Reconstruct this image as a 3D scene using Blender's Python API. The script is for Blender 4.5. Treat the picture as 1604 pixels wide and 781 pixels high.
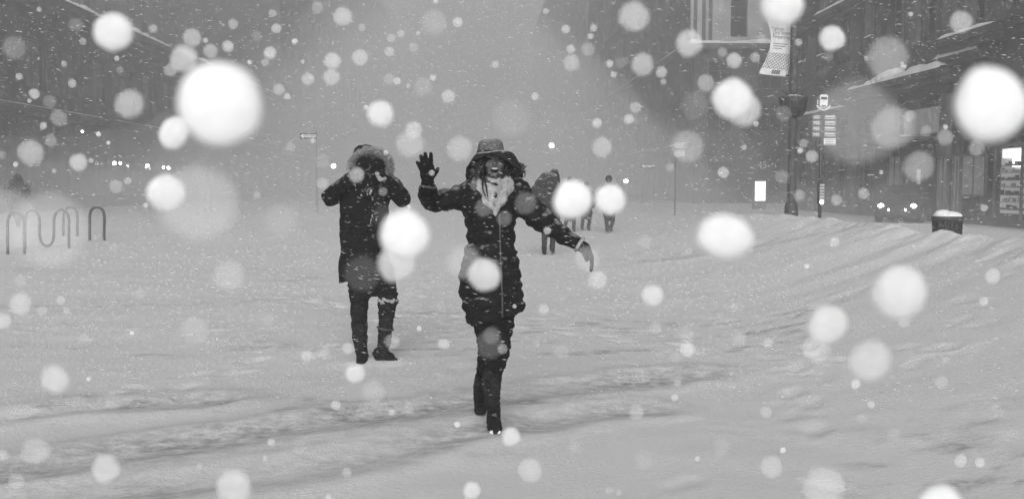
import bpy, bmesh, math, random
import numpy as np
from mathutils import Vector, Matrix, noise as mnoise

for _o in list(bpy.data.objects):
    bpy.data.objects.remove(_o)
SC = bpy.context.scene
COL = SC.collection
R = math.radians
random.seed(7)

# ------------------------------------------------------------------ camera
CAM_Z, YAW, PITCH, FPX, CX, CY = 1.47, R(-1.91), R(-3.76), 1559.4, 802.0, 390.5
cam_data = bpy.data.cameras.new('camera')
cam = bpy.data.objects.new('camera', cam_data)
COL.objects.link(cam)
cam.location = (0, 0, CAM_Z)
cam.rotation_euler = (R(90) + PITCH, 0, YAW)
cam_data.sensor_width = 36
cam_data.lens = 35
cam_data.clip_start = 0.02
cam_data.clip_end = 2000
cam_data.dof.use_dof = True
cam_data.dof.focus_distance = 6.2
cam_data.dof.aperture_fstop = 24
SC.camera = cam

# ------------------------------------------------------------------ world, sun, exposure
SUN_EL, SUN_AZ = R(23), R(184)        # azimuth measured clockwise from +Y: behind the photographer
world = bpy.data.worlds.new('World')
SC.world = world
world.use_nodes = True
wn = world.node_tree
wn.nodes.clear()
sky = wn.nodes.new('ShaderNodeTexSky')
sky.sky_type = 'NISHITA'
sky.sun_disc = False
sky.sun_elevation = SUN_EL
sky.sun_rotation = SUN_AZ
sky.dust_density = 5
sky.air_density = 1
bw = wn.nodes.new('ShaderNodeRGBToBW')
bg = wn.nodes.new('ShaderNodeBackground')
bg.inputs['Strength'].default_value = 0.08
wo = wn.nodes.new('ShaderNodeOutputWorld')
wn.links.new(sky.outputs[0], bw.inputs[0])
wn.links.new(bw.outputs[0], bg.inputs['Color'])
wn.links.new(bg.outputs[0], wo.inputs['Surface'])

sun_data = bpy.data.lights.new('sun', 'SUN')
sun_data.energy = 1.5
sun_data.angle = R(50)
sun_data.color = (1, 1, 1)
sun = bpy.data.objects.new('sun', sun_data)
COL.objects.link(sun)
_d = Vector((math.sin(SUN_AZ) * math.cos(SUN_EL), math.cos(SUN_AZ) * math.cos(SUN_EL), math.sin(SUN_EL)))
sun.rotation_euler = _d.to_track_quat('Z', 'Y').to_euler()

SC.view_settings.view_transform = 'Standard'
SC.view_settings.look = 'None'
SC.view_settings.exposure = 0.68
SC.view_settings.gamma = 1
SC.view_settings.use_curve_mapping = False
SC.cycles.volume_bounces = 3
SC.cycles.max_bounces = 8
SC.cycles.diffuse_bounces = 3
SC.cycles.glossy_bounces = 2
SC.cycles.transparent_max_bounces = 24
SC.cycles.use_denoising = True
SC.cycles.sample_clamp_indirect = 4
SC.cycles.caustics_reflective = False
SC.cycles.caustics_refractive = False

# ------------------------------------------------------------------ pixel <-> world helpers (photo pixels, 1604 x 781)
_rot = cam.rotation_euler.to_matrix()
CAM = Vector((0, 0, CAM_Z))
def W(px, py, d):
    """world point seen at photo pixel (px,py) at depth d along the optical axis"""
    return CAM + _rot @ Vector(((px - CX) / FPX * d, -(py - CY) / FPX * d, -d))
def G(px, py, z=0.0):
    r = _rot @ Vector(((px - CX) / FPX, -(py - CY) / FPX, -1))
    t = (z - CAM_Z) / r.z
    return CAM + r * t

# ------------------------------------------------------------------ materials (everything is neutral: a black and white photograph)
def mat(name, g, rough=0.8, spec=0.3, noise_amt=0.0, noise_scale=8.0, bump=0.0, bump_scale=60.0, dust=0.0, dust_scale=40.0, metal=0.0, stretch=(1, 1, 1), sheen=0.0, settle=0.0):
    m = bpy.data.materials.new(name)
    m.use_nodes = True
    nt = m.node_tree
    b = nt.nodes['Principled BSDF']
    b.inputs['Base Color'].default_value = (g, g, g, 1)
    b.inputs['Roughness'].default_value = rough
    b.inputs['Specular IOR Level'].default_value = spec
    b.inputs['Metallic'].default_value = metal
    if sheen:
        b.inputs['Sheen Weight'].default_value = sheen
    tc = nt.nodes.new('ShaderNodeTexCoord')
    mp = nt.nodes.new('ShaderNodeMapping')
    mp.inputs['Scale'].default_value = stretch
    nt.links.new(tc.outputs['Object'], mp.inputs['Vector'])
    col = None
    if noise_amt:
        n = nt.nodes.new('ShaderNodeTexNoise')
        n.inputs['Scale'].default_value = noise_scale
        n.inputs['Detail'].default_value = 5
        nt.links.new(mp.outputs[0], n.inputs['Vector'])
        rp = nt.nodes.new('ShaderNodeMapRange')
        rp.inputs['From Min'].default_value = 0.3
        rp.inputs['From Max'].default_value = 0.7
        rp.inputs['To Min'].default_value = g * (1 - noise_amt)
        rp.inputs['To Max'].default_value = min(0.95, g * (1 + noise_amt))
        nt.links.new(n.outputs['Fac'], rp.inputs['Value'])
        col = rp.outputs[0]
        nt.links.new(col, b.inputs['Base Color'])
    if dust:
        n2 = nt.nodes.new('ShaderNodeTexNoise')
        n2.inputs['Scale'].default_value = dust_scale
        n2.inputs['Detail'].default_value = 3
        mp2 = nt.nodes.new('ShaderNodeMapping')
        mp2.inputs['Scale'].default_value = (1, 1, 2.2)
        nt.links.new(tc.outputs['Object'], mp2.inputs['Vector'])
        nt.links.new(mp2.outputs[0], n2.inputs['Vector'])
        r2 = nt.nodes.new('ShaderNodeMapRange')
        r2.inputs['From Min'].default_value = 0.78 - dust
        r2.inputs['From Max'].default_value = 0.86 - dust
        r2.clamp = True
        nt.links.new(n2.outputs['Fac'], r2.inputs['Value'])
        mx = nt.nodes.new('ShaderNodeMix')
        mx.data_type = 'RGBA'
        mx.inputs[6].default_value = (g, g, g, 1)
        mx.inputs[7].default_value = (max(0.12, g * 1.5),) * 3 + (1,)
        if col is not None:
            nt.links.new(col, mx.inputs[6])
        nt.links.new(r2.outputs[0], mx.inputs[0])
        nt.links.new(mx.outputs[2], b.inputs['Base Color'])
    if settle:
        # snow lying on faces that look up, broken up by a noise
        ge = nt.nodes.new('ShaderNodeNewGeometry'); sx = nt.nodes.new('ShaderNodeSeparateXYZ')
        nt.links.new(ge.outputs['Normal'], sx.inputs[0])
        n4 = nt.nodes.new('ShaderNodeTexNoise'); n4.inputs['Scale'].default_value = 28; n4.inputs['Detail'].default_value = 5
        nt.links.new(tc.outputs['Object'], n4.inputs['Vector'])
        ad = nt.nodes.new('ShaderNodeMath'); ad.operation = 'MULTIPLY_ADD'; ad.inputs[1].default_value = .55
        nt.links.new(sx.outputs['Z'], ad.inputs[0]); nt.links.new(n4.outputs['Fac'], ad.inputs[2])
        r4 = nt.nodes.new('ShaderNodeMapRange'); r4.clamp = True
        r4.inputs['From Min'].default_value = .80; r4.inputs['From Max'].default_value = 1.05; r4.inputs['To Max'].default_value = settle
        nt.links.new(ad.outputs[0], r4.inputs['Value'])
        mx4 = nt.nodes.new('ShaderNodeMix'); mx4.data_type = 'RGBA'; mx4.inputs[7].default_value = (.7, .7, .7, 1)
        src = b.inputs['Base Color'].links[0].from_socket if b.inputs['Base Color'].links else None
        if src is not None: nt.links.new(src, mx4.inputs[6])
        else: mx4.inputs[6].default_value = (g, g, g, 1)
        nt.links.new(r4.outputs[0], mx4.inputs[0]); nt.links.new(mx4.outputs[2], b.inputs['Base Color'])
    if bump:
        n3 = nt.nodes.new('ShaderNodeTexNoise')
        n3.inputs['Scale'].default_value = bump_scale
        n3.inputs['Detail'].default_value = 5
        nt.links.new(mp.outputs[0], n3.inputs['Vector'])
        bp = nt.nodes.new('ShaderNodeBump')
        bp.inputs['Strength'].default_value = bump
        bp.inputs['Distance'].default_value = 0.02
        nt.links.new(n3.outputs['Fac'], bp.inputs['Height'])
        nt.links.new(bp.outputs[0], b.inputs['Normal'])
    return m

def emit(name, g, strength):
    m = bpy.data.materials.new(name)
    m.use_nodes = True
    b = m.node_tree.nodes['Principled BSDF']
    b.inputs['Base Color'].default_value = (g, g, g, 1)
    b.inputs['Emission Color'].default_value = (1, 1, 1, 1)
    b.inputs['Emission Strength'].default_value = strength
    return m

M = dict(
    stone=mat('dark_brownstone', 0.075, 0.9, 0.2, 0.6, 0.5, 0.5, 3.0, dust=0.16, dust_scale=1.3),
    stone_mid=mat('grey_limestone', 0.2, 0.9, 0.2, 0.4, 0.5, 0.3, 3.0, dust=0.15, dust_scale=0.9),
    stone_pale=mat('pale_limestone', 0.42, 0.9, 0.2, 0.2, 0.8, 0.3, 3.0),
    trim=mat('worn_stone_trim', 0.12, 0.9, 0.2, 0.25, 2.0, 0.2, 8.0),
    glass=mat('dark_window_glass', 0.03, 0.15, 0.5, 0.5, 1.5),
    frame=mat('window_frame_paint', 0.10, 0.6, 0.3),
    snow=mat('settled_snow', 0.82, 0.9, 0.15, 0.06, 5.0, 0.6, 14.0),
    iron=mat('dark_painted_iron', 0.03, 0.5, 0.4, 0.3, 12.0, dust=0.06, dust_scale=9, settle=.6),
    steel=mat('weathered_steel', 0.06, 0.5, 0.4, 0.3, 20.0, dust=0.12, dust_scale=25),
    white=mat('white_sign_face', 0.75, 0.6, 0.3, 0.08, 6.0),
    black=mat('black_sign_face', 0.04, 0.6, 0.3, 0.15, 6.0),
    ink=mat('dark_print', 0.07, 0.7, 0.2),
    coat=mat('black_quilted_nylon', 0.007, 0.7, 0.12, 0.4, 14.0, 0.5, 38.0, dust=0.07, dust_scale=42, stretch=(1, 1, 1.6), settle=.28),
    parka=mat('black_parka_cloth', 0.007, 0.9, 0.08, 0.4, 16.0, 0.6, 45.0, dust=0.08, dust_scale=30, settle=.3),
    trouser=mat('black_denim', 0.009, 0.9, 0.08, 0.4, 22.0, 0.6, 60.0, dust=0.09, dust_scale=35),
    boot=mat('dark_leather', 0.012, 0.7, 0.15, 0.5, 30.0, 0.5, 70.0, dust=0.11, dust_scale=45),
    glove=mat('black_knit_glove', 0.008, 0.95, 0.05, 0.4, 60.0, 0.6, 250.0, dust=0.08, dust_scale=90),
    skin=mat('skin', 0.14, 0.6, 0.3, 0.08, 30.0),
    lip=mat('lips', 0.09, 0.5, 0.3),
    dark=mat('dark_opening', 0.01, 0.8, 0.1),
    teeth=mat('teeth', 0.6, 0.4, 0.4),
    hair=mat('dark_hair', 0.015, 0.5, 0.35, 0.4, 40.0),
    felt=mat('grey_wool_felt', 0.13, 0.95, 0.1, 0.45, 70.0, 0.5, 160.0, dust=0.13, dust_scale=130, settle=.3),
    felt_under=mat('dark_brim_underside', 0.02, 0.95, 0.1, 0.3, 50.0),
    scarf=mat('pale_woven_scarf', 0.34, 0.95, 0.1, 0.4, 24.0, 0.8, 60.0),
    fur=mat('pale_grey_fur', 0.30, 0.9, 0.1, 0.5, 60.0),
    farcloth=mat('dark_winter_coat', 0.03, 0.9, 0.1, 0.5, 6.0, settle=.35),
    bush=mat('dark_evergreen_leaves', 0.05, 0.9, 0.1, 0.4, 6.0),
    carbody=mat('dark_car_paint', 0.035, 0.5, 0.3, 0.15, 3.0),
    tyre=mat('tyre_rubber', 0.03, 0.9, 0.2),
    post=mat('grey_post_paint', 0.07, 0.6, 0.3, 0.3, 9.0, dust=0.06, dust_scale=9, settle=.6),
    zinc=mat('galvanised_pole', 0.22, 0.6, 0.3, 0.2, 8.0),
    reflection_shelf_grey=mat('glass_reflection_and_shelf_grey', 0.30, 0.4, 0.4, 0.25, 3.0),  # pale grey stands in for light reflected by the panes; shelves share it
    lamp=emit('lit_lamp', 0.9, 14.0),
    headlamp=emit('lit_headlamp', 0.9, 40.0),
    panel_lit=emit('backlit_poster', 0.8, 1.6),
    shop_lit=emit('lit_shop_interior', 0.4, 0.12),
)

# ------------------------------------------------------------------ object helpers
def link(name, me, material=None, parent=None, smooth=True):
    if material is not None:
        me.materials.append(material)
    if smooth:
        me.polygons.foreach_set('use_smooth', [True] * len(me.polygons))
    o = bpy.data.objects.new(name, me)
    COL.objects.link(o)
    if parent is not None:
        o.parent = parent
        o.matrix_parent_inverse = parent.matrix_world.inverted()
    return o

def thing(name, label, cat, loc=(0, 0, 0), rz=0.0, group=None):
    o = bpy.data.objects.new(name, None)
    COL.objects.link(o)
    o.location = loc
    o.rotation_euler = (0, 0, rz)
    o.empty_display_size = 0.2
    o['label'] = label
    o['category'] = cat
    if group:
        o['group'] = group
    o.matrix_world = Matrix.Translation(Vector(loc)) @ Matrix.Rotation(rz, 4, 'Z')
    return o

def tag(o, label, cat, group=None, kind=None):
    if label: o['label'] = label
    if cat: o['category'] = cat
    if group: o['group'] = group
    if kind: o['kind'] = kind
    return o

class MB:
    """collects shapes into one mesh"""
    def __init__(s): s.v, s.f, s.mi = [], [], []
    def add(s, verts, faces, mi=0):
        n = len(s.v)
        s.v += [tuple(v) for v in verts]
        s.f += [tuple(i + n for i in f) for f in faces]
        s.mi += [mi] * len(faces)
        return s
    def box(s, x0, x1, y0, y1, z0, z1, mi=0):
        v = [(x0, y0, z0), (x1, y0, z0), (x1, y1, z0), (x0, y1, z0), (x0, y0, z1), (x1, y0, z1), (x1, y1, z1), (x0, y1, z1)]
        return s.add(v, [(0, 3, 2, 1), (4, 5, 6, 7), (0, 1, 5, 4), (1, 2, 6, 5), (2, 3, 7, 6), (3, 0, 4, 7)], mi)
    def tube(s, pts, rad, n=12, flat=None, side=None, cap=True, mi=0):
        """tube along pts; rad = scalar/list of r or (ra, rb); side = fixed direction of ra"""
        pts = [Vector(p) for p in pts]
        if not isinstance(rad, (list, tuple)): rad = [rad] * len(pts)
        rings = []
        prev = None
        for i, p in enumerate(pts):
            t = (pts[min(i + 1, len(pts) - 1)] - pts[max(i - 1, 0)])
            if t.length < 1e-9: t = Vector((0, 0, 1))
            t.normalize()
            if side is not None:
                a = Vector(side)
            elif prev is None:
                a = Vector((1, 0, 0)) if abs(t.x) < 0.8 else Vector((0, 1, 0))
            else:
                a = prev
            a = (a - t * a.dot(t)).normalized()
            prev = a
            b = t.cross(a)
            r = rad[i]
            ra, rb = (r if isinstance(r, (list, tuple)) else (r, r))
            rings.append([p + a * ra * math.cos(2 * math.pi * k / n) + b * rb * math.sin(2 * math.pi * k / n) for k in range(n)])
        v = [q for r_ in rings for q in r_]
        f = []
        for i in range(len(rings) - 1):
            for k in range(n):
                k2 = (k + 1) % n
                f.append((i * n + k, i * n + k2, (i + 1) * n + k2, (i + 1) * n + k))
        if cap:
            f.append(tuple(reversed(range(n))))
            f.append(tuple((len(rings) - 1) * n + k for k in range(n)))
        return s.add(v, f, mi)
    def ball(s, c, r, n=14, m=9, rotm=None, mi=0):
        rx, ry, rz = (r if isinstance(r, (list, tuple)) else (r, r, r))
        c = Vector(c)
        v = [Vector((0, 0, rz))]
        for j in range(1, m):
            a = math.pi * j / m
            for k in range(n):
                b = 2 * math.pi * k / n
                v.append(Vector((rx * math.sin(a) * math.cos(b), ry * math.sin(a) * math.sin(b), rz * math.cos(a))))
        v.append(Vector((0, 0, -rz)))
        if rotm is not None: v = [rotm @ q for q in v]
        v = [q + c for q in v]
        f = [(0, 1 + k, 1 + (k + 1) % n) for k in range(n)]
        for j in range(m - 2):
            for k in range(n):
                k2 = (k + 1) % n
                f.append((1 + j * n + k, 1 + (j + 1) * n + k, 1 + (j + 1) * n + k2, 1 + j * n + k2))
        e = len(v) - 1
        f += [(e, 1 + (m - 2) * n + (k + 1) % n, 1 + (m - 2) * n + k) for k in range(n)]
        return s.add(v, f, mi)
    def grid(s, rows, mi=0):
        n, m = len(rows), len(rows[0])
        v = [p for r_ in rows for p in r_]
        return s.add(v, [(i * m + j, i * m + j + 1, (i + 1) * m + j + 1, (i + 1) * m + j) for i in range(n - 1) for j in range(m - 1)], mi)
    def mesh(s, name, inv=None):
        me = bpy.data.meshes.new(name)
        vs = [inv @ Vector(v) for v in s.v] if inv is not None else s.v
        me.from_pydata(vs, [], s.f)
        me.validate()
        return me
    def build(s, name, material, parent=None, smooth=False, local=False, remesh=None, smooth_it=0, thick=None, extra=None, bevel=None):
        """coordinates are world coordinates unless local=True"""
        inv = None
        if parent is not None and not local:
            p = parent
            mw = p.matrix_world.copy()
            inv = mw.inverted()
        me = s.mesh(name, inv)
        if len(me.polygons) == len(s.mi):
            me.polygons.foreach_set('material_index', s.mi)
        mods = []
        if remesh or smooth_it or thick or bevel:
            tmp = bpy.data.objects.new('tmp', me)
            COL.objects.link(tmp)
            if thick:
                q = tmp.modifiers.new('t', 'SOLIDIFY'); q.thickness = thick; q.offset = 0
            if remesh:
                q = tmp.modifiers.new('r', 'REMESH'); q.mode = 'VOXEL'; q.voxel_size = remesh; q.use_smooth_shade = True
            if smooth_it:
                q = tmp.modifiers.new('s', 'SMOOTH'); q.factor = 0.5; q.iterations = smooth_it
            if bevel:
                q = tmp.modifiers.new('b', 'BEVEL'); q.width = bevel; q.segments = 2; q.limit_method = 'ANGLE'
            dg = bpy.context.evaluated_depsgraph_get()
            me2 = bpy.data.meshes.new_from_object(tmp.evaluated_get(dg))
            bpy.data.objects.remove(tmp)
            bpy.data.meshes.remove(me)
            me = me2
            me.name = name
        me.materials.clear()
        for m_ in (material if isinstance(material, (list, tuple)) else [material]):
            me.materials.append(m_)
        me.polygons.foreach_set('use_smooth', [bool(smooth or remesh)] * len(me.polygons))
        o = bpy.data.objects.new(name, me)
        COL.objects.link(o)
        if parent is not None:
            o.parent = parent
            o.matrix_world = parent.matrix_world.copy()   # parts keep an identity local transform
        return o

def spline(pts, k=6):
    """Catmull-Rom through tuples of any length"""
    P = [tuple(pts[0])] + [tuple(p) for p in pts] + [tuple(pts[-1])]
    out = []
    for i in range(1, len(P) - 2):
        for j in range(k):
            t = j / k
            out.append(tuple(0.5 * (2 * b + (c - a) * t + (2 * a - 5 * b + 4 * c - d) * t * t + (-a + 3 * b - 3 * c + d) * t ** 3)
                             for a, b, c, d in zip(P[i - 1], P[i], P[i + 1], P[i + 2])))
    out.append(tuple(pts[-1]))
    return out

def limb(mb, joints, k=6, n=14, puff=0.0, puff_len=0.075, side=None, flat_end=False):
    """joints: (vec, r) or (vec, ra, rb) -> smooth tube with rounded ends"""
    J = [(tuple(j[0]) + ((j[1], j[1]) if len(j) == 2 else (j[1], j[2]))) for j in joints]
    S = spline(J, k)
    pts = [Vector(s_[:3]) for s_ in S]
    L = 0
    rad = []
    for i, s_ in enumerate(S):
        if i: L += (pts[i] - pts[i - 1]).length
        q = 1 + (puff * (abs(math.sin(math.pi * L / puff_len)) - 0.6) / max(s_[3], 1e-3) if puff else 0)
        rad.append((s_[3] * q, s_[4] * q))
    # rounded caps
    def cap(p, t, r):
        return [(p + t * r[0] * math.sin(a), (r[0] * math.cos(a), r[1] * math.cos(a))) for a in (0.5, 0.95, 1.3)]
    t1 = (pts[-1] - pts[-2]).normalized(); t0 = (pts[0] - pts[1]).normalized()
    c1 = cap(pts[-1], t1, rad[-1]); c0 = cap(pts[0], t0, rad[0] if max(rad[0]) < .1 else (rad[0][0] * .3, rad[0][1] * .3))[::-1]
    if max(rad[0]) >= .1: c0 = []
    if flat_end: c1 = []
    pts = [c[0] for c in c0] + pts + [c[0] for c in c1]
    rad = [c[1] for c in c0] + rad + [c[1] for c in c1]
    mb.tube(pts, rad, n=n, side=side)
    return mb

def copy_tree(o, parent=None):
    c = o.copy()
    COL.objects.link(c)
    if parent is not None:
        c.parent = parent
    for ch in list(o.children):
        copy_tree(ch, c)
    return c
# ------------------------------------------------------------------ ground: one sheet of snow with a ploughed bank, ruts and drifts
def vnoise(x, y, seed):
    rs = np.random.RandomState(seed)
    T = rs.rand(256, 256)
    xi = np.floor(x).astype(int); yi = np.floor(y).astype(int)
    fx = x - xi; fy = y - yi
    fx = fx * fx * (3 - 2 * fx); fy = fy * fy * (3 - 2 * fy)
    a = T[xi % 256, yi % 256]; b = T[(xi + 1) % 256, yi % 256]
    c = T[xi % 256, (yi + 1) % 256]; d = T[(xi + 1) % 256, (yi + 1) % 256]
    return (a * (1 - fx) + b * fx) * (1 - fy) + (c * (1 - fx) + d * fx) * fy
def fbm(x, y, seed, o=4):
    s = 0; a = 1; t = 0
    for i in range(o):
        s = s + a * (vnoise(x * 2 ** i + 17 * i, y * 2 ** i + 5 * i, seed + i) - 0.5); t += a; a *= 0.5
    return s / t

# wheel ruts crossing in front of the walkers (measured where they lie on the road)
RUTS = [
    [G(-160, 752), G(0, 735), G(150, 708), G(300, 690), G(450, 668), G(600, 650), G(740, 628), G(900, 606), G(1100, 590)],
    [G(-100, 800), G(100, 775), G(250, 758), G(400, 742), G(560, 716), G(700, 690), G(860, 655), G(1000, 640)],
    [G(-200, 676), G(0, 652), G(90, 640), G(200, 634), G(330, 628)],
    [G(1020, 420), G(1100, 428), G(1200, 437), G(1300, 448), G(1380, 462)],
]
CREST = [(1900, 372), (1604, 372), (1561, 372), (1527, 363), (1500, 366), (1473, 356), (1444, 362), (1396, 351), (1318, 345), (1250, 337), (1180, 334), (1120, 333)]
def crest_z():
    ys, zs = [], []
    for x, y in CREST:
        # walk the ray until it stands over X = 5.3
        r = _rot @ Vector(((x - CX) / FPX, -(y - CY) / FPX, -1))
        t = 5.3 / r.x
        ys.append(r.y * t); zs.append(CAM_Z + r.z * t)
    o = np.argsort(ys)
    return np.array(ys)[o], np.array(zs)[o]
_cy, _cz = crest_z()
def seg_dist(x, y, line):
    best = np.full(x.shape, 1e9)
    for a, b in zip(line[:-1], line[1:]):
        ax, ay, bx, by = a.x, a.y, b.x, b.y
        L = (bx - ax) ** 2 + (by - ay) ** 2
        t = np.clip(((x - ax) * (bx - ax) + (y - ay) * (by - ay)) / L, 0, 1)
        best = np.minimum(best, np.hypot(x - ax - t * (bx - ax), y - ay - t * (by - ay)))
    return best
def bank(x, y):
    cz = np.interp(y, _cy, _cz, left=_cz[0], right=_cz[-1])
    fade = np.clip((29 - y) / 9, 0, 1); fade = fade * fade * (3 - 2 * fade)
    c = 5.3
    left = np.clip((x - 1.9) / (c - 1.9), 0, 1)
    left = left ** 1.7
    right = np.clip(1 - (x - c) / 1.3, 0, 1)
    right = right * right * (3 - 2 * right)
    return cz * fade * np.where(x < c, left, right)
PRINTS = []
_rp = random.Random(44)
def trail(x0, y0, x1, y1, step=.34, w=.10, wob=.08):
    L = math.hypot(x1 - x0, y1 - y0); n = int(L / step); a = math.atan2(y1 - y0, x1 - x0)
    for i in range(n):
        t = (i + .5) / n; s = w if i % 2 else -w
        aa = a + _rp.uniform(-.2, .2)
        PRINTS.append((x0 + (x1 - x0) * t - math.sin(a) * s + _rp.uniform(-wob, wob), y0 + (y1 - y0) * t + math.cos(a) * s + _rp.uniform(-wob, wob), math.cos(aa), math.sin(aa), _rp.uniform(.010, .022)))
trail(-.1, 6.5, .3, 16); trail(-1.1, 8.6, -.7, 17); trail(-4.2, 4.2, -.9, 9.5); trail(1.9, 5.6, 3.4, 10); trail(-2.6, 13, 3.5, 7.0)
trail(-3.4, 5.0, -1.8, 3.4)
for _i in range(60): PRINTS.append((_rp.uniform(-5, 5), _rp.uniform(3.2, 13), math.cos(_i * 1.7), math.sin(_i * 1.7), _rp.uniform(.005, .012)))
def ground_h(x, y):
    x = np.asarray(x, float); y = np.asarray(y, float)
    b = bank(x, y)
    near = np.clip((60 - np.hypot(x, y)) / 40, 0, 1)
    h = b + near * (0.09 * fbm(x * 0.30, y * 0.45, 3) + 0.022 * fbm(x * 1.3 + y * .2, y * 1.4, 11) + 0.018 * np.clip(fbm(x * 5.5, y * 6.5, 23) - .02, 0, 1) * 3 * np.clip(fbm(x * .5, y * .8, 29) + .25, 0, 1))
    h = h + 0.12 * fbm(x * 2.6, y * 2.6, 41, 4) * np.clip((b - .55) * 3, 0, 1)
    for i, l in enumerate(RUTS):
        d = seg_dist(x, y, l) + 0.22 * fbm(x * 1.6, y * 2.2, 61 + i) + .08 * fbm(x * 6, y * 6, 71 + i, 2)
        h = h - 0.022 * np.exp(-(d / 0.13) ** 2) + 0.016 * np.exp(-((d - 0.30) / 0.10) ** 2)
    for (fx0, fy0, ca, sa, dp) in PRINTS:
        m_ = (np.abs(x - fx0) < .4) & (np.abs(y - fy0) < .4)
        if not m_.any(): continue
        dx, dy = x[m_] - fx0, y[m_] - fy0
        a_, b2_ = (dx * ca + dy * sa) / .15, (-dx * sa + dy * ca) / .065
        r_ = np.sqrt(a_ ** 2 + b2_ ** 2)
        h[m_] += -dp * np.exp(-(r_ ** 4)) + dp * .45 * np.exp(-((r_ - 1.55) / .4) ** 2)
    mound = np.zeros_like(h)
    for p_ in FEET:
        r_ = np.hypot(x - p_.x, y - p_.y)
        mound = np.maximum(mound, .022 * np.exp(-(r_ / .19) ** 4))
    h += mound * (1 + 1.6 * fbm(x * 9, y * 9, 201, 2))
    return h
FEET = [G(774, 672), G(774, 662), G(752, 646), G(566, 566), G(600, 565), G(618, 567)]
def axis(near0, near1, step, lo, hi, g=1.07):
    a = list(np.arange(near0, near1, step))
    s = step
    while a[-1] < hi: s *= g; a.append(a[-1] + s)
    s = step
    while a[0] > lo: s *= g; a.insert(0, a[0] - s)
    return np.array(a)
gx = axis(-5, 7, 0.045, -300, 300)
gy = axis(2.8, 14, 0.045, -60, 340, 1.06)
X, Y = np.meshgrid(gx, gy)
Z = ground_h(X, Y)
nv = X.size
me = bpy.data.meshes.new('snowy_ground')
co = np.stack([X, Y, Z], -1).reshape(-1, 3)
ny, nx = X.shape
idx = np.arange(nv).reshape(ny, nx)
quads = np.stack([idx[:-1, :-1], idx[:-1, 1:], idx[1:, 1:], idx[1:, :-1]], -1).reshape(-1, 4)
me.vertices.add(nv); me.vertices.foreach_set('co', co.ravel())
me.loops.add(quads.size); me.loops.foreach_set('vertex_index', quads.ravel())
me.polygons.add(len(quads)); me.polygons.foreach_set('loop_start', np.arange(0, quads.size, 4))
me.update(calc_edges=True)
me.validate()
sl = np.zeros(X.shape)
for i, l in enumerate(RUTS):
    d = seg_dist(X, Y, l) + 0.22 * fbm(X * 1.6, Y * 2.2, 61 + i) + .10 * fbm(X * 6, Y * 6, 71 + i, 2)
    sl = np.maximum(sl, np.exp(-(np.maximum(d, 0) / (0.36 if i != 1 else .26)) ** 2) * np.clip(0.65 + 1.6 * fbm(X * .9, Y * 2.0, 77 + i), 0, 1) * (1, .8, .7, .7)[i])
# trodden, gritty patches
tp = np.clip((fbm(X * 0.35, Y * 0.9, 91) + 0.0) * 5, 0, 1) * np.clip(fbm(X * 3.5, Y * 7.5, 95) * 5 - .25, 0, 1)
sl = np.clip(sl + 1.0 * tp * np.clip((22 - Y) / 8, 0, 1), 0, 1)
at = me.attributes.new('slush', 'FLOAT', 'POINT')
at.data.foreach_set('value', sl.ravel().astype(np.float32))
gm = bpy.data.materials.new('trodden_snow')
gm.use_nodes = True
nt = gm.node_tree
b = nt.nodes['Principled BSDF']
b.inputs['Roughness'].default_value = 0.92
b.inputs['Specular IOR Level'].default_value = 0.15
a_ = nt.nodes.new('ShaderNodeAttribute'); a_.attribute_name = 'slush'
tc = nt.nodes.new('ShaderNodeTexCoord')
mp = nt.nodes.new('ShaderNodeMapping'); mp.inputs['Scale'].default_value = (1, 1.5, 1)
nt.links.new(tc.outputs['Object'], mp.inputs['Vector'])
n1 = nt.nodes.new('ShaderNodeTexNoise'); n1.inputs['Scale'].default_value = 9; n1.inputs['Detail'].default_value = 8; n1.inputs['Roughness'].default_value = 0.7
nt.links.new(mp.outputs[0], n1.inputs['Vector'])
mr = nt.nodes.new('ShaderNodeMapRange'); mr.inputs['From Min'].default_value = 0.38; mr.inputs['From Max'].default_value = 0.60
nt.links.new(n1.outputs['Fac'], mr.inputs['Value'])
mu = nt.nodes.new('ShaderNodeMath'); mu.operation = 'MULTIPLY'
nt.links.new(a_.outputs['Fac'], mu.inputs[0]); nt.links.new(mr.outputs[0], mu.inputs[1])
mx = nt.nodes.new('ShaderNodeMix'); mx.data_type = 'RGBA'
mx.inputs[6].default_value = (0.80, 0.80, 0.80, 1); mx.inputs[7].default_value = (0.33, 0.33, 0.33, 1)
nt.links.new(mu.outputs[0], mx.inputs[0])
nt.links.new(mx.outputs[2], b.inputs['Base Color'])
n2 = nt.nodes.new('ShaderNodeTexNoise'); n2.inputs['Scale'].default_value = 30; n2.inputs['Detail'].default_value = 8; n2.inputs['Roughness'].default_value = 0.75
nt.links.new(mp.outputs[0], n2.inputs['Vector'])
bp = nt.nodes.new('ShaderNodeBump'); bp.inputs['Strength'].default_value = 0.9; bp.inputs['Distance'].default_value = 0.02
nt.links.new(n2.outputs['Fac'], bp.inputs['Height']); nt.links.new(bp.outputs[0], b.inputs['Normal'])
go = link('ground', me, gm)
tag(go, 'trodden snow covering the road with wheel ruts and a ploughed bank', 'ground', kind='structure')
def gz(x, y): return float(ground_h(np.array([x]), np.array([y]))[0])

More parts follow.
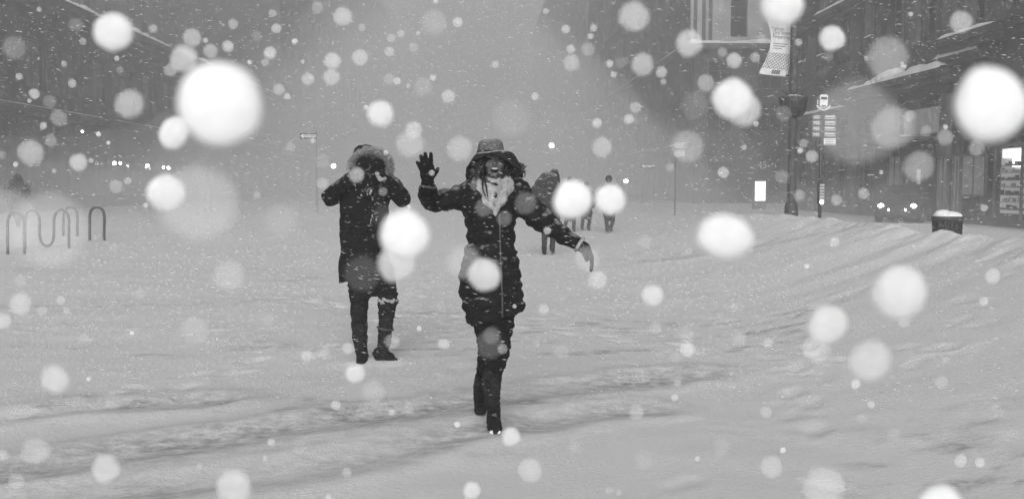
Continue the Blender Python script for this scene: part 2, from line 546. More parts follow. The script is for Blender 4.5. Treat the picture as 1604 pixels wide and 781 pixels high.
# ------------------------------------------------------------------ haze of blowing snow
hb = MB().box(-302, 302, -62, 342, -1.0, 50)
hm = bpy.data.materials.new('blowing_snow_air')
hm.use_nodes = True
hm.node_tree.nodes.clear()
pv = hm.node_tree.nodes.new('ShaderNodeVolumePrincipled')
pv.inputs['Color'].default_value = (0.76, 0.76, 0.76, 1)
pv.inputs['Density'].default_value = 0.0060
pv.inputs['Anisotropy'].default_value = 0.0
mo = hm.node_tree.nodes.new('ShaderNodeOutputMaterial')
hm.node_tree.links.new(pv.outputs[0], mo.inputs['Volume'])
hz = hb.build('haze', hm)
tag(hz, 'pale grey air thick with fine blowing snow', 'haze', kind='stuff')

# low drift of blowing snow over the road, thicker than the air above it
rows_ = []
DXS = np.linspace(-23.9, 17.6, 44)
for i, y in enumerate(np.concatenate([np.linspace(14, 70, 60), np.linspace(73, 215, 40)])):
    row = []
    for k, x in enumerate(DXS):
        ey = min(1, (y - 14) / 26.0) * min(1, (215 - y) / 25.0)
        side_ = min(1, k / 3.0, (len(DXS) - 1 - k) / 3.0)
        xm_ = 15.9 if y > 70 else 17.6
        dome = max(0, math.sin(math.pi * k / (len(DXS) - 1))) ** 1.3
        gust = float(fbm(np.array([x * .16]), np.array([y * .10]), 131)[0]) + .35 * float(fbm(np.array([x * .6]), np.array([y * .5]), 151)[0])
        low_ = side_ * ey * (2.0 + 5.5 * gust)
        tall = ey * dome * 40 * (1 - math.exp(-max(0, y - 40) / 70.0)) * (1 + .5 * gust)
        row.append((min(x, xm_), y, -.3 + min(46, max(.05, low_ + tall))))
    rows_.append(row)
db = MB(); db.grid(rows_)
nr, nc = len(rows_), len(rows_[0])
db.add([(-23.9, 14, -.9), (17.6, 14, -.9), (15.9, 215, -.9), (-23.9, 215, -.9)], [(0, 3, 2, 1)])
o4 = nr * nc
db.f += [tuple([o4, o4 + 1] + [k for k in range(nc - 1, -1, -1)]), tuple([o4 + 2, o4 + 3] + [(nr - 1) * nc + k for k in range(nc)]),
         tuple([o4 + 3, o4] + [i * nc for i in range(nr)]), tuple([o4 + 1, o4 + 2] + [i * nc + nc - 1 for i in range(nr - 1, -1, -1)])]
db.mi += [0] * 4
dm = hm.copy(); dm.name = 'ground_drift_air'
dv = [n for n in dm.node_tree.nodes if n.type == 'PRINCIPLED_VOLUME'][0]
dv.inputs['Density'].default_value = 0.023
dv.inputs['Color'].default_value = (0.88, 0.88, 0.88, 1)
dz = db.build('haze', dm)
tag(dz, 'pale drift of blowing snow, rising down the street', 'haze', kind='stuff')
# ------------------------------------------------------------------ buildings
def lumpy_snow(mb, x0, x1, y0, y1, z, h, seed, step=0.3):
    """a ridge of lying snow on a ledge; long axis is the longer of x / y"""
    alongy = (y1 - y0) > (x1 - x0)
    L = (y1 - y0) if alongy else (x1 - x0)
    n = max(3, int(L / step))
    rows = []
    rn = random.Random(seed)
    for i in range(n + 1):
        t = i / n
        hh = h * (0.45 + 0.9 * mnoise.noise(Vector((t * L * 0.6, seed * 3.1, 0))) ** 2 * 2 + 0.35 * rn.random())
        if i in (0, n): hh *= 0.3
        hh *= min(1, max(.08, 1.1 + 3.2 * mnoise.noise(Vector((t * L * .22, seed * 1.7, 9)))))
        row = []
        for k in range(6):
            s = k / 5
            zz = z + hh * (math.sin(math.pi * (0.08 + 0.84 * s)) ** 0.6)
            if k in (0, 5): zz = z - 0.02
            over = (0.03 if k not in (0, 5) else 0.0) * (1 if s > 0.5 else -1)
            if alongy: row.append((x0 + (x1 - x0) * s + over, y0 + L * t, zz))
            else: row.append((x0 + L * t, y0 + (y1 - y0) * s + over, zz))
        rows.append(row)
    mb.grid(rows)
    return mb

def make_window(proto_name, w, h, kind, frame_m, pane_m):
    """meshes for one window, local: width along +Y, outward -X, origin at sill centre"""
    f = MB()
    t = 0.07
    f.box(-0.05, 0.05, -w / 2, -w / 2 + t, 0, h); f.box(-0.05, 0.05, w / 2 - t, w / 2, 0, h)
    f.box(-0.05, 0.05, -w / 2 + t, w / 2 - t, 0, t); f.box(-0.05, 0.05, -w / 2 + t, w / 2 - t, h - t, h)
    if kind == 'sash':
        f.box(-0.055, 0.045, -w / 2 + t, w / 2 - t, h * .5 - .03, h * .5 + .03)
    if kind == 'shop':
        f.box(-0.055, 0.045, -w / 2 + t, w / 2 - t, h * .78, h * .78 + .06)
        f.box(-0.045, 0.04, -.03, .03, t, h * .78)
    if kind == 'cross':
        f.box(-0.045, 0.04, -.025, .025, t, h - t)
        f.box(-0.055, 0.045, -w / 2 + t, w / 2 - t, h * .62 - .03, h * .62 + .03)
    fm = f.mesh(proto_name + '_frame'); fm.materials.append(frame_m)
    p = MB().box(0.0, 0.012, -w / 2 + t * .5, w / 2 - t * .5, t * .5, h - t * .5)
    pm = p.mesh(proto_name + '_pane'); pm.materials.append(pane_m)
    return fm, pm

def add_window(root, meshes, loc, rz):
    """world location; rz turns the local -X outward direction"""
    fm, pm = meshes
    w = bpy.data.objects.new('window', fm); COL.objects.link(w)
    w.parent = root
    w.matrix_world = Matrix.Translation(Vector(loc)) @ Matrix.Rotation(rz, 4, 'Z')
    w.matrix_local = root.matrix_world.inverted() @ w.matrix_world
    p = bpy.data.objects.new('pane', pm); COL.objects.link(p)
    p.parent = w
    return w

def facade(mb, side, X0, ya, yb, floors, bay, win_w, top, body_depth=12):
    """facade in the plane x = X0, side = -1 faces -X (right-hand houses), +1 faces +X. floors: list of (z_sill, z_head).
    Adds piers, spandrels and body to mb; returns window spots."""
    rec = 0.32
    xi = X0 - side * rec         # recessed plane
    xb = X0 - side * body_depth
    mb.box(min(xi, xb), max(xi, xb), ya, yb, 0, top)
    n = max(1, int((yb - ya) / bay))
    b = (yb - ya) / n
    spots = []
    xa, xc = min(X0, xi), max(X0, xi)
    edges = [ya] + [v for i in range(n) for v in (ya + b * (i + .5) - win_w / 2, ya + b * (i + .5) + win_w / 2)] + [yb]
    for i in range(0, len(edges), 2):
        mb.box(xa, xc, edges[i], edges[i + 1], 0, top)
    for i in range(n):
        y0, y1 = edges[2 * i + 1], edges[2 * i + 2]
        z = 0
        for (zs, zh) in floors:
            if zs > z: mb.box(xa + .0025, xc - .0025, y0, y1, z, zs)
            z = zh
            spots.append((X0 - side * 0.22, (y0 + y1) / 2, zs, zs, zh))
        mb.box(xa + .0025, xc - .0025, y0, y1, z, top)
    return spots

def house(name, label, cat, side, X0, ya, yb, floors, bay, win_w, top, wall_m, ledges, wkind='sash', depth=12, group=None, windows=True, hide_floor0=False):
    root = thing(name, label, cat, (X0 - side * depth / 2, (ya + yb) / 2, 0), group=group)
    mb = MB()
    spots = facade(mb, side, X0, ya, yb, floors, bay, win_w, top, depth)
    mb.build('wall', wall_m, root)
    if windows:
        ms = {}
        for (x, y, z, zs, zh) in spots:
            key = round(zh - zs, 2)
            if key not in ms:
                ms[key] = make_window('win', win_w - 0.004, zh - zs - 0.004, wkind, M['frame'], M['glass'])
            add_window(root, ms[key], (x, y, zs + .002), 0 if side < 0 else math.pi)
    for i, (z, prj, th, a, b_, sn) in enumerate(ledges):
        lb = MB()
        x0, x1 = (X0 - prj, X0 + 0.05) if side < 0 else (X0 - 0.05, X0 + prj)
        lb.box(x0, x1, a, b_, z - th, z)
        lb.box(x0 + (0.12 if side < 0 else .003), x1 - (.003 if side < 0 else 0.12), a + .02, b_ - .02, z - th * 1.8, z - th - .002)
        l = lb.build('ledge', wall_m, root)
        if sn:
            sb = lumpy_snow(MB(), x0 - .02, x1 - .06 if side < 0 else x1 + .02, a, b_, z, sn, i + int(abs(ya)) + 3)
            so = sb.build('snow_cap', M['snow'], l, smooth=True)
    return root

F = lambda z0, n, fh, wh: [(z0 + i * fh, z0 + i * fh + wh) for i in range(n)]

# right side, the building over the shops
XR = 18.0
r1 = house('shop_building', 'dark stone building with shop windows under snow-covered ledges, behind the bus stop sign', 'building', -1, XR, 25, 57,
           [(0.55, 3.15), (3.75, 4.75)] + F(7.4, 2, 3.7, 2.3) + F(15, 3, 3.7, 2.2), 3.2, 1.75, 27, M['stone'],
           [(5.2, .45, .22, 46.9, 57, .16), (5.85, .75, .3, 37.2, 46.7, .34), (6.25, .5, .2, 34.8, 38.2, .22), (6.9, .7, .3, 25, 37.6, .2),
            (10.2, .55, .25, 38, 57, .22), (13.9, .5, .3, 25, 57, .25), (26.6, 1.0, .6, 25, 57, .3)], 'cross')
# pilasters, paler strips
for y in (28.2, 31.4, 36.2, 40.8, 45.6, 51.8):
    pb = MB(); pb.box(XR - .18, XR - .003, y - .32, y + .32, 7.1, 13.5)
    pb.box(XR - .24, XR - .1805, y - .4, y + .4, 13.0, 13.35)
    pb.build('pilaster', M['trim'], r1)
for y in (37.8, 42.6, 47.4, 53.2): MB().box(XR - .22, XR - .004, y - .3, y + .3, 0.02, 4.9).build('pilaster', M['trim'], r1)
# snow heaped on the middle ledge with a blown plume
hp = MB()
for i, (y, z, r) in enumerate([(41.5, 5.95, .35), (41.9, 6.1, .42), (42.4, 6.05, .5), (43.0, 6.0, .5), (43.8, 5.95, .42), (44.7, 5.9, .35), (41.2, 6.3, .16), (41.35, 6.5, .1)]):
    hp.ball((XR - .35, y, z), (r * .8, r * 1.3, r * .62), 12, 8)
hp.build('snow_heap', M['snow'], r1, remesh=.07)
# air conditioners in the upper windows
for (y, z) in ((54.9, 7.5), (51.7, 7.5), (48.5, 7.5), (51.7, 11.2), (45.3, 7.5)):
    ab = MB().box(XR - .35, XR - .02, y - .38, y + .38, z + .1, z + .62)
    for k in range(5): ab.box(XR - .372, XR - .353, y - .33, y + .33, z + .17 + k * .08, z + .2 + k * .08)
    a = ab.build('air_conditioner', M['steel'], r1)
    lumpy_snow(MB(), XR - .36, XR - .05, y - .38, y + .38, z + .625, .14, int(y * 3 + z), .12).build('snow_cap', M['snow'], a, smooth=True)
# canopy over the shop door
cb = MB().box(XR - 1.7, XR - .01, 38.2, 43.3, 3.2, 3.32)
cb.box(XR - 1.74, XR - 1.702, 38.2, 43.3, 3.14, 3.42)
can = cb.build('canopy', M['steel'], r1)
lumpy_snow(MB(), XR - 1.72, XR - .05, 38.2, 43.3, 3.323, .16, 9, .25).build('snow_cap', M['snow'], can, smooth=True)
# vertical ribs of a shop sign board
sb = MB().box(XR - .1, XR - .003, 38.2, 41.4, 3.45, 4.5)
rr = random.Random(4)
for k in range(22):
    h = .35 + .6 * rr.random()
    sb.box(XR - .2, XR - .102, 38.3 + k * .14, 38.36 + k * .14, 3.5, 3.5 + h)
sb.build('sign_board', M['stone_pale'], r1)
# shop entrance: dark doorway, a pale strip beside it, display panes with their reflected light painted in as pale grey
MB().box(XR - .30, XR - .23, 37.9, 39.2, .1, 2.45).build('door', M['dark'], r1)
MB().box(XR - .40, XR - .31, 39.42, 39.58, .9, 2.05).build('pale_strip', M['white'], r1)
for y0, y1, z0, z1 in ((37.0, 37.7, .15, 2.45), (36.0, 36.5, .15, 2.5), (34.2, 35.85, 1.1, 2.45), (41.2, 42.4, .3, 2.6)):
    dp = MB().box(XR - .36, XR - .33, y0, y1, z0, z1).build('display_pane', M['reflection_shelf_grey'], r1)
    f_ = MB()
    f_.box(XR - .42, XR - .32, y0 - .06, y0 - .002, z0 - .06, z1 + .06); f_.box(XR - .42, XR - .32, y1 + .002, y1 + .06, z0 - .06, z1 + .06)
    f_.box(XR - .42, XR - .32, y0, y1, z1 + .002, z1 + .06); f_.box(XR - .42, XR - .32, y0, y1, z0 - .06, z0 - .002)
    f_.box(XR - .40, XR - .365, (y0 + y1) / 2 - .02, (y0 + y1) / 2 + .02, z0, z1)
    f_.build('frame', M['frame'], dp)
# lit shop window at the near end: shelves of goods and a bright box lamp
lit = MB().box(XR - .5, XR - .42, 29.3, 32.9, .5, 2.65)
lo = lit.build('shop_window', M['shop_lit'], r1)
rr = random.Random(11)
for k in range(7):
    z = .62 + k * .24
    shb = MB().box(XR - .68, XR - .502, 29.35, 32.85, z, z + .02)
    y = 29.4
    while y < 32.65:
        w = .03 + .10 * rr.random()
        if rr.random() < .7: shb.box(XR - .66, XR - .52, y, y + w, z + .022, z + .05 + .14 * rr.random())
        y += w + .02 + .05 * rr.random()
    shb.build('shelf', M['reflection_shelf_grey'] if k % 2 else M['trim'], lo)
fb = MB()
for y in (29.28, 31.2, 32.9): fb.box(XR - .76, XR - .69, y - .035, y + .035, .3, 2.7)
fb.box(XR - .765, XR - .685, 29.32, 32.86, 2.705, 2.8)
fb.build('frame', M['steel'], lo)
MB().box(XR - .62, XR - .51, 31.2, 32.6, 2.34, 2.6).build('lamp', M['panel_lit'], lo)
MB().box(XR - .62, XR - .51, 31.6, 32.0, 2.02, 2.3).build('lamp', M['panel_lit'], lo)

# right side, across the side street: pale upper storeys facing the camera
X2 = 16.4
b2 = thing('corner_building', 'pale stone corner building with a tall window above a snowy ledge, beyond the side street', 'building', (26, 95, 0))
mb = MB()
s2 = facade(mb, -1, X2, 76, 150, [(1, 3.6)] + F(5.2, 6, 3.6, 2.2), 4.2, 1.5, 44, 24)
mb.build('wall', M['stone'], b2)
ms = make_window('win', 1.496, 2.196, 'sash', M['frame'], M['glass'])
ms0 = make_window('win', 1.496, 2.596, 'shop', M['frame'], M['glass'])
for (x, y, z, zs, zh) in s2: add_window(b2, ms0 if zs < 2 else ms, (x, y, zs + .002), 0)
# street front of the corner house (faces the camera)
fr = MB()
yF = 75.6
xs = [X2 - .35, 19.05, 20.35, 22.9, 24.3, 27.0, 28.4, 40.4]
for i in range(0, len(xs), 2): fr.box(xs[i], xs[i + 1], yF, 75.997, 12.1, 44.3)
for i in range(1, len(xs) - 1, 2):
    fr.box(xs[i], xs[i + 1], yF + .003, 75.994, 12.1, 12.55)
    fr.box(xs[i], xs[i + 1], yF + .003, 75.994, 15.6, 17.2); fr.box(xs[i], xs[i + 1], yF + .003, 75.994, 20.2, 44.3)
fr.build('upper_front', M['stone_pale'], b2)
for i in range(1, len(xs) - 1, 2):
    for (z0, z1) in ((12.55, 15.6), (17.2, 20.2)):
        mm = make_window('win', xs[i + 1] - xs[i] - .004, z1 - z0 - .004, 'sash', M['frame'], M['glass'])
        add_window(b2, mm, ((xs[i] + xs[i + 1]) / 2, 75.85, z0 + .002), math.pi / 2)
for x in (16.35, 17.0, 17.5): MB().box(x - .12, x + .12, yF - .16, yF - .002, 12.3, 26).build('pilaster', M['trim'], b2)
lb = MB().box(X2 - .8, 40.4, 74.6, 75.99, 11.55, 11.95)
l = lb.build('ledge', M['trim'], b2)
lumpy_snow(MB(), X2 - .8, 40.4, 74.6, 75.5, 11.953, .3, 5, .5).build('snow_cap', M['snow'], l, smooth=True)
lf = MB().box(X2 - .2, 40.3, 75.2, 75.995, 0, 11.545)
lf.build('lower_front', M['stone'], b2)
for i, x in enumerate((18.2, 22, 25.8, 29.6, 33.4)):
    for z in (1.0, 5.4, 8.6):
        mm = make_window('win', 1.9, 2.2, 'cross', M['frame'], M['glass'])
        add_window(b2, mm, (x, 75.14, z), math.pi / 2)
for i, (z, prj, sn) in enumerate(((4.6, .4, .12), (8.4, .3, 0), (12.2, .5, .16), (19.5, .4, .1), (43.9, 1.1, .2))):
    lb = MB().box(X2 - prj, X2 + .04, 76.01, 150, z - .35, z)
    l = lb.build('ledge', M['stone'], b2)
    if sn: lumpy_snow(MB(), X2 - prj, X2 - .02, 76.05, 150, z + .002, sn, 30 + i, .8).build('snow_cap', M['snow'], l, smooth=True)

# left side
XL = -24.0
l1 = house('low_building', 'long low dark building with a snowy cornice, behind the bike racks', 'building', 1, XL, 30, 118,
           [(0.6, 3.4)] + F(6.6, 1, 4, 2.6), 4.6, 2.6, 11.7, M['stone'],
           [(5.6, .45, .3, 30, 118, .06), (11.7, .9, .45, 30, 118, .34)], 'shop')
lv = MB()
for k in range(11): lv.box(XL + .003, XL + .14, 46.5, 51.5, 6.0 + k * .13, 6.06 + k * .13)
lv.build('louvre', M['trim'], l1)
house('tall_building', 'tall grey block rising behind the long low building with the snowy cornice', 'building', 1, -37, 34, 116,
      F(13.5, 4, 3.6, 2.2), 5.2, 2.2, 46, M['stone_mid'], [(45.6, .8, .5, 34, 116, .3)], 'sash', 14)
house('far_block', 'fog-faded tall block farther down the street than the low building', 'building', 1, -25, 128, 196,
      [(1, 4)] + F(6, 6, 3.7, 2.3), 5.4, 2.4, 46, M['stone'], [(5.2, .7, .3, 128, 196, .3), (45.5, 1.2, .6, 128, 196, .3)], 'sash', 16)
house('faint_block', 'faintest tall block deep in the fog, past the other fog-faded block', 'building', 1, -25, 208, 290,
      F(4, 7, 3.7, 2.3), 8.2, 3.4, 47, M['stone'], [(46.5, 1.2, .6, 208, 290, .3)], 'sash', 16)
house('grey_block', 'fog-faded grey block farther down the street than the pale corner building', 'building', -1, 17.2, 160, 310,
      F(4, 7, 3.6, 2.3), 11, 3.6, 46, M['stone_mid'], [(12, .7, .4, 160, 310, .3), (45.6, 1.2, .6, 160, 310, .3)], 'sash', 16)

# ------------------------------------------------------------------ street furniture
def text_mesh(body, size, extrude=0.002):
    cu = bpy.data.curves.new('t', 'FONT')
    cu.body = body; cu.size = size; cu.extrude = extrude; cu.align_x = 'CENTER'; cu.align_y = 'CENTER'
    cu.resolution_u = 3
    o = bpy.data.objects.new('t', cu); COL.objects.link(o)
    me = bpy.data.meshes.new_from_object(o.evaluated_get(bpy.context.evaluated_depsgraph_get()))
    bpy.data.objects.remove(o); bpy.data.curves.remove(cu)
    return me
def text_into(mb, body, size, origin, right, up):
    me = text_mesh(body, size)
    o = Vector(origin); r = Vector(right).normalized(); u = Vector(up).normalized(); n = r.cross(u)
    mb.add([o + r * v.co.x + u * v.co.y + n * v.co.z for v in me.vertices], [tuple(p.vertices) for p in me.polygons])
    bpy.data.meshes.remove(me)

# lamp post with banner and bowl planter
LD = 20.0
pb_ = W(1240, 290, LD); lx, ly = pb_.x, pb_.y
g0 = gz(lx, ly)
lp = thing('street_lamp', 'tall dark lamp post carrying a bowl planter and a wind-curled banner, behind the snow bank', 'street lamp', (lx, ly, g0))
m = MB()
m.tube([(lx, ly, g0 - .3), (lx, ly, g0 + .25), (lx, ly, g0 + .3), (lx, ly, g0 + .9), (lx, ly, g0 + 1.0), (lx, ly, 4.0), (lx, ly, 8.2)],
       [.20, .20, .15, .13, .088, .078, .06], 16)
m.build('pole', M['post'], lp, smooth=True)
m = MB()
arm = spline([(lx, ly, 8.1), (lx - .5, ly, 8.7), (lx - 1.3, ly, 8.9), (lx - 1.8, ly, 8.75)], 6)
m.tube(arm, .04, 10); m.build('arm', M['iron'], lp, smooth=True)
m = MB(); m.tube([(lx - 1.8, ly, 8.8), (lx - 1.8, ly, 8.68), (lx - 1.8, ly, 8.5), (lx - 1.8, ly, 8.42)], [.05, .12, .24, .23], 18)
m.build('lamp_head', M['iron'], lp, smooth=True)
# bowl planter round the pole
prof = [(.06, 2.70), (.15, 2.73), (.22, 2.80), (.255, 2.90), (.268, 3.02), (.28, 3.12), (.26, 3.13), (.24, 3.08)]
m = MB(); zc = W(1241, 181, LD).z - 2.76
m.tube([(lx, ly, z + zc) for r_, z in prof], [r_ for r_, z in prof], 28, cap=True)
bowl = m.build('planter_bowl', M['iron'], lp, smooth=True)
m = MB()
for k in range(12):
    a = 2 * math.pi * k / 12
    m.tube([(lx + (r_ + .006) * math.cos(a), ly + (r_ + .006) * math.sin(a), z + zc) for r_, z in prof[1:6]], .009, 6)
m.build('rib', M['steel'], bowl)
m = MB(); m.ball((lx, ly, 3.09 + zc), (.225, .225, .075), 20, 8)
m.build('snow_cap', M['snow'], bowl, smooth=True)
m = MB()
rr = random.Random(3)
for k in range(22):
    a = rr.random() * 6.28; r_ = .05 + .10 * rr.random(); h = .05 + .13 * rr.random()
    x, y, z = lx + r_ * math.cos(a), ly + r_ * math.sin(a), 3.1 + zc
    m.tube([(x, y, z), (x + .04 * math.cos(a), y + .04 * math.sin(a), z + h * .7), (x + .1 * math.cos(a), y + .1 * math.sin(a), z + h)], [.006, .005, .002], 4)
m.build('dead_plant', M['bush'], bowl)
# banner bracket and banner
m = MB()
zt = W(1240, 12, LD).z; zb = W(1240, 119, LD).z
m.tube([(lx, ly, zt), (lx - .58, ly, zt)], .014, 8); m.tube([(lx, ly, zb), (lx - .13, ly, zb - .01)], .014, 8)
m.ball((lx - .59, ly, zt), .022, 8, 6); m.ball((lx - .14, ly, zb - .01), .022, 8, 6)
m.build('banner_bracket', M['iron'], lp, smooth=True)
Lx = [(12, 1197), (22, 1199), (35, 1202), (48, 1206), (60, 1207.5), (75, 1206), (88, 1202), (100, 1197), (112, 1190), (117, 1189)]
Rx = [(12, 1236), (22, 1238.5), (35, 1239), (48, 1239), (60, 1238.5), (75, 1238.5), (88, 1238), (100, 1236.5), (112, 1234), (121, 1232)]
def banner_pt(u, v, off=0.0):
    y = 12 + v * 105
    xl = np.interp(y, [a for a, _ in Lx], [b_ for _, b_ in Lx]); xr = np.interp(y, [a for a, _ in Rx], [b_ for _, b_ in Rx])
    bulge = 0.16 * math.sin(math.pi * min(v * 1.1, 1)) * (1 - u * .7) - 0.22 * max(0, v - .55) * (1 - u)
    p = W(xl + (xr - xl) * u, y + (u - .2) * 5 * v, LD + bulge)
    fwd = (p - CAM).normalized()
    return p - fwd * off
m = MB()
NU, NV = 14, 40
m.grid([[banner_pt(i / NU, j / NV) for i in range(NU + 1)] for j in range(NV + 1)])
ban = m.build('banner', mat('pale_banner_cloth', .60, .85, .1, .1, 5.0, .2, 30), lp, smooth=True, thick=.004)
ban['label'] = 'pale banner printed with dark words, a chevron band and a square emblem'
def on_banner(u, v): return banner_pt(u, v, .006)
m = MB()
def btext(body, v, size, u0=.12):
    me_ = text_mesh(body, 1.0, 0.0)
    xs_ = [q.co.x for q in me_.vertices]; x0 = min(xs_)
    k = size
    m.add([on_banner(u0 + (q.co.x - x0) * k * 2.15, v - q.co.y * k * .92) for q in me_.vertices], [tuple(p_.vertices) for p_ in me_.polygons])
    bpy.data.meshes.remove(me_)
btext('Flatiron', .315, .085); btext('23rd Street', .375, .085); btext('Partnership', .435, .085)
for v, n in ((.53, 13), (.565, 11), (.60, 8)):
    for k in range(n):                               # small print, too small to read
        u = .14 + k * .055
        m.add([on_banner(u, v), on_banner(u + .04, v), on_banner(u + .04, v + .012), on_banner(u, v + .012)], [(0, 1, 2, 3)])
m.build('lettering', M['ink'], ban)
m = MB()
for r_ in range(9):                                   # chevron band
    v0 = .665 + r_ * .026
    for k in range(13):
        u = .03 + k * .073
        d_ = .013 if (k + r_) % 2 else -.013
        m.add([on_banner(u, v0 + .013 - d_), on_banner(u + .055, v0 + .013 + d_), on_banner(u + .062, v0 + .026 + d_), on_banner(u + .007, v0 + .026 - d_)], [(0, 1, 2, 3)])
m.build('chevron_band', M['ink'], ban)
m = MB()
for a in range(4):
    for b_ in range(4):
        u, v = .42 + a * .075, .918 + b_ * .015
        m.add([on_banner(u, v), on_banner(u + .066, v), on_banner(u + .066, v + .012), on_banner(u, v + .012)], [(0, 1, 2, 3)])
m.build('emblem', M['ink'], ban)

# bus stop sign
BD = 19.0
q = W(1284.5, 300, BD); bx, by = q.x, q.y
g0 = gz(bx, by)
bs = thing('bus_stop_sign', 'bus stop sign with round bus symbol, route plates and timetable box', 'bus stop', (bx, by, g0))
zz = lambda y: W(1284, y, BD).z
k_ = BD / FPX
MB().tube([(bx, by, g0 - .3), (bx, by, zz(150))], .034, 12).build('pole', M['steel'], bs, smooth=True)
yf = by - .05
def px_x(x): return bx + (x - 1284.5) * k_
cx_, cz_ = px_x(1286), zz(161.5)
m = MB()
def disc(mb, cx, y, cz, r, t=.012, n=32):
    mb.add([(cx + r * math.cos(2 * math.pi * i / n), y, cz + r * math.sin(2 * math.pi * i / n)) for i in range(n)] +
           [(cx + r * math.cos(2 * math.pi * i / n), y + t, cz + r * math.sin(2 * math.pi * i / n)) for i in range(n)],
           [tuple(range(n)), tuple(reversed(range(n, 2 * n)))] + [(i, n + i, n + (i + 1) % n, (i + 1) % n) for i in range(n)])
disc(m, cx_, yf, cz_, .165)
rs = m.build('round_plate', M['steel'], bs)
m = MB()
w, h = .075, .16                                      # front view of a bus
m.box(cx_ - w, cx_ + w, yf - .008, yf - .002, cz_ - .055, cz_ + .13)
m.box(cx_ - w * .8, cx_ + w * .8, yf - .008, yf - .002, cz_ + .131, cz_ + .145)
m.box(cx_ - w * .9, cx_ - w * .55, yf - .008, yf - .002, cz_ - .075, cz_ - .0555); m.box(cx_ + w * .55, cx_ + w * .9, yf - .008, yf - .002, cz_ - .075, cz_ - .0555)
m.box(cx_ - w, cx_ + w, yf - .008, yf - .002, cz_ - .10, cz_ - .085)
m.ball((cx_ - .115, yf - .006, cz_ + .03), (.012, .004, .012), 8, 6)         # wheelchair mark
m.box(cx_ - .122, cx_ - .108, yf - .008, yf - .002, cz_ - .04, cz_ + .015)
for k in range(12):                                    # arc of lettering under the bus, read as a white band
    a0, a1 = math.radians(205 + k * 10.8), math.radians(205 + k * 10.8 + 9.4)
    m.add([(cx_ + r_ * math.cos(a), yf - .004, cz_ + r_ * math.sin(a)) for r_, a in ((.125, a0), (.125, a1), (.155, a1), (.155, a0))], [(0, 1, 2, 3)])
m.build('bus_symbol', M['white'], rs)
m = MB(); m.box(cx_ - w * .82, cx_ + w * .82, yf - .012, yf - .0085, cz_ + .05, cz_ + .10)
m.build('windscreen_mark', M['black'], rs)
pl = mat('grey_route_plate', .22, .6, .3, .1, 8)
rows = [(181.5, 187.5), (190, 196.5), (199, 205.5), (208, 214.5)]
for i, (y0, y1) in enumerate(rows):
    o = MB().box(px_x(1269), px_x(1281.5), yf, yf + .01, zz(y1), zz(y0)).build('route_plate', pl, bs)
    m = MB(); text_into(m, ['X1', 'M2', 'M3', 'M5'][i], .085, ((px_x(1269) + px_x(1281.5)) / 2, yf - .003, (zz(y0) + zz(y1)) / 2), (1, 0, 0), (0, 0, 1))
    m.build('lettering', M['white'], o)
    o = MB().box(px_x(1288), px_x(1306), yf, yf + .01, zz(y1), zz(y0)).build('route_plate', pl, bs)
    m = MB()
    zc2 = zz(y0 + 1.6)
    for k in range(7): m.box(px_x(1289) + k * .026, px_x(1289) + k * .026 + .019, yf - .004, yf - .001, zc2 - .014, zc2 + .012)
    m.box(px_x(1289), px_x(1305), yf - .004, yf - .001, zz(y1) + .004, zz(y1) + .012)
    m.build('lettering', M['white'], o)
o = MB().box(px_x(1287.5), px_x(1306), yf, yf + .01, zz(227), zz(217)).build('route_plate', M['white'], bs)
m = MB()
for r_ in range(3):
    for k in range(6): m.box(px_x(1289.5) + k * .032, px_x(1289.5) + k * .032 + .022, yf - .004, yf - .001, zz(219.5 + r_ * 3) - .008, zz(219.5 + r_ * 3) + .004)
m.build('lettering', M['ink'], o)
# arms holding the plates
m = MB()
for y0, y1 in rows: m.box(px_x(1268), px_x(1307), yf + .012, yf + .03, zz((y0 + y1) / 2) - .01, zz((y0 + y1) / 2) + .01)
m.build('bracket', M['steel'], bs)
m = MB().box(px_x(1280), px_x(1289), yf - .06, yf + .06, zz(319), zz(286))
tb = m.build('timetable_box', M['steel'], bs, bevel=.01)
m = MB()
for k in range(6): m.box(px_x(1280.8), px_x(1288.2), yf - .066, yf - .062, zz(291 + k * 4.6), zz(288.3 + k * 4.6))
m.build('timetable_card', mat('pale_card', .45, .7, .2), tb)
MB().ball((px_x(1284), yf - .07, zz(316.5)), .033, 10, 8).build('lamp', M['lamp'], tb, smooth=True)

# one-way arrow signs
def arrow_sign(px, py, d, wpx, label):
    c = W(px, py, d); k = d / FPX; w = wpx * k / 2; h = w * .32
    base = gz(c.x, c.y)
    r = thing('one_way_sign', label, 'traffic sign', (c.x + w * .9, c.y + .06, base), group='one-way arrow signs')
    MB().tube([(c.x + w * .9, c.y + .06, base - .1), (c.x + w * .9, c.y + .06, c.z + h * 1.6)], .025, 10).build('pole', M['zinc'], r, smooth=True)
    o = MB().box(c.x - w, c.x + w, c.y, c.y + .012, c.z - h, c.z + h).build('sign_plate', M['black'], r)
    a = MB()
    y = c.y - .004
    a.add([(c.x - w * .96, y, c.z), (c.x - w * .55, y, c.z - h * .86), (c.x - w * .55, y, c.z + h * .86)], [(0, 1, 2)])
    a.box(c.x - w * .56, c.x + w * .94, y, y + .003, c.z - h * .5, c.z + h * .5)
    ar = a.build('arrow', M['white'], o)
    t = MB(); text_into(t, 'ONE WAY', h * 1.05, (c.x + w * .22, y - .003, c.z), (1, 0, 0), (0, 0, 1))
    t.build('lettering', M['ink'], ar)
    return r
arrow_sign(483, 213, 48, 27, 'clearest one-way arrow sign, high beside the hooded person in the parka')
arrow_sign(1015, 260, 55, 23, 'dim one-way arrow sign in the fog, to the right of the distant walkers')

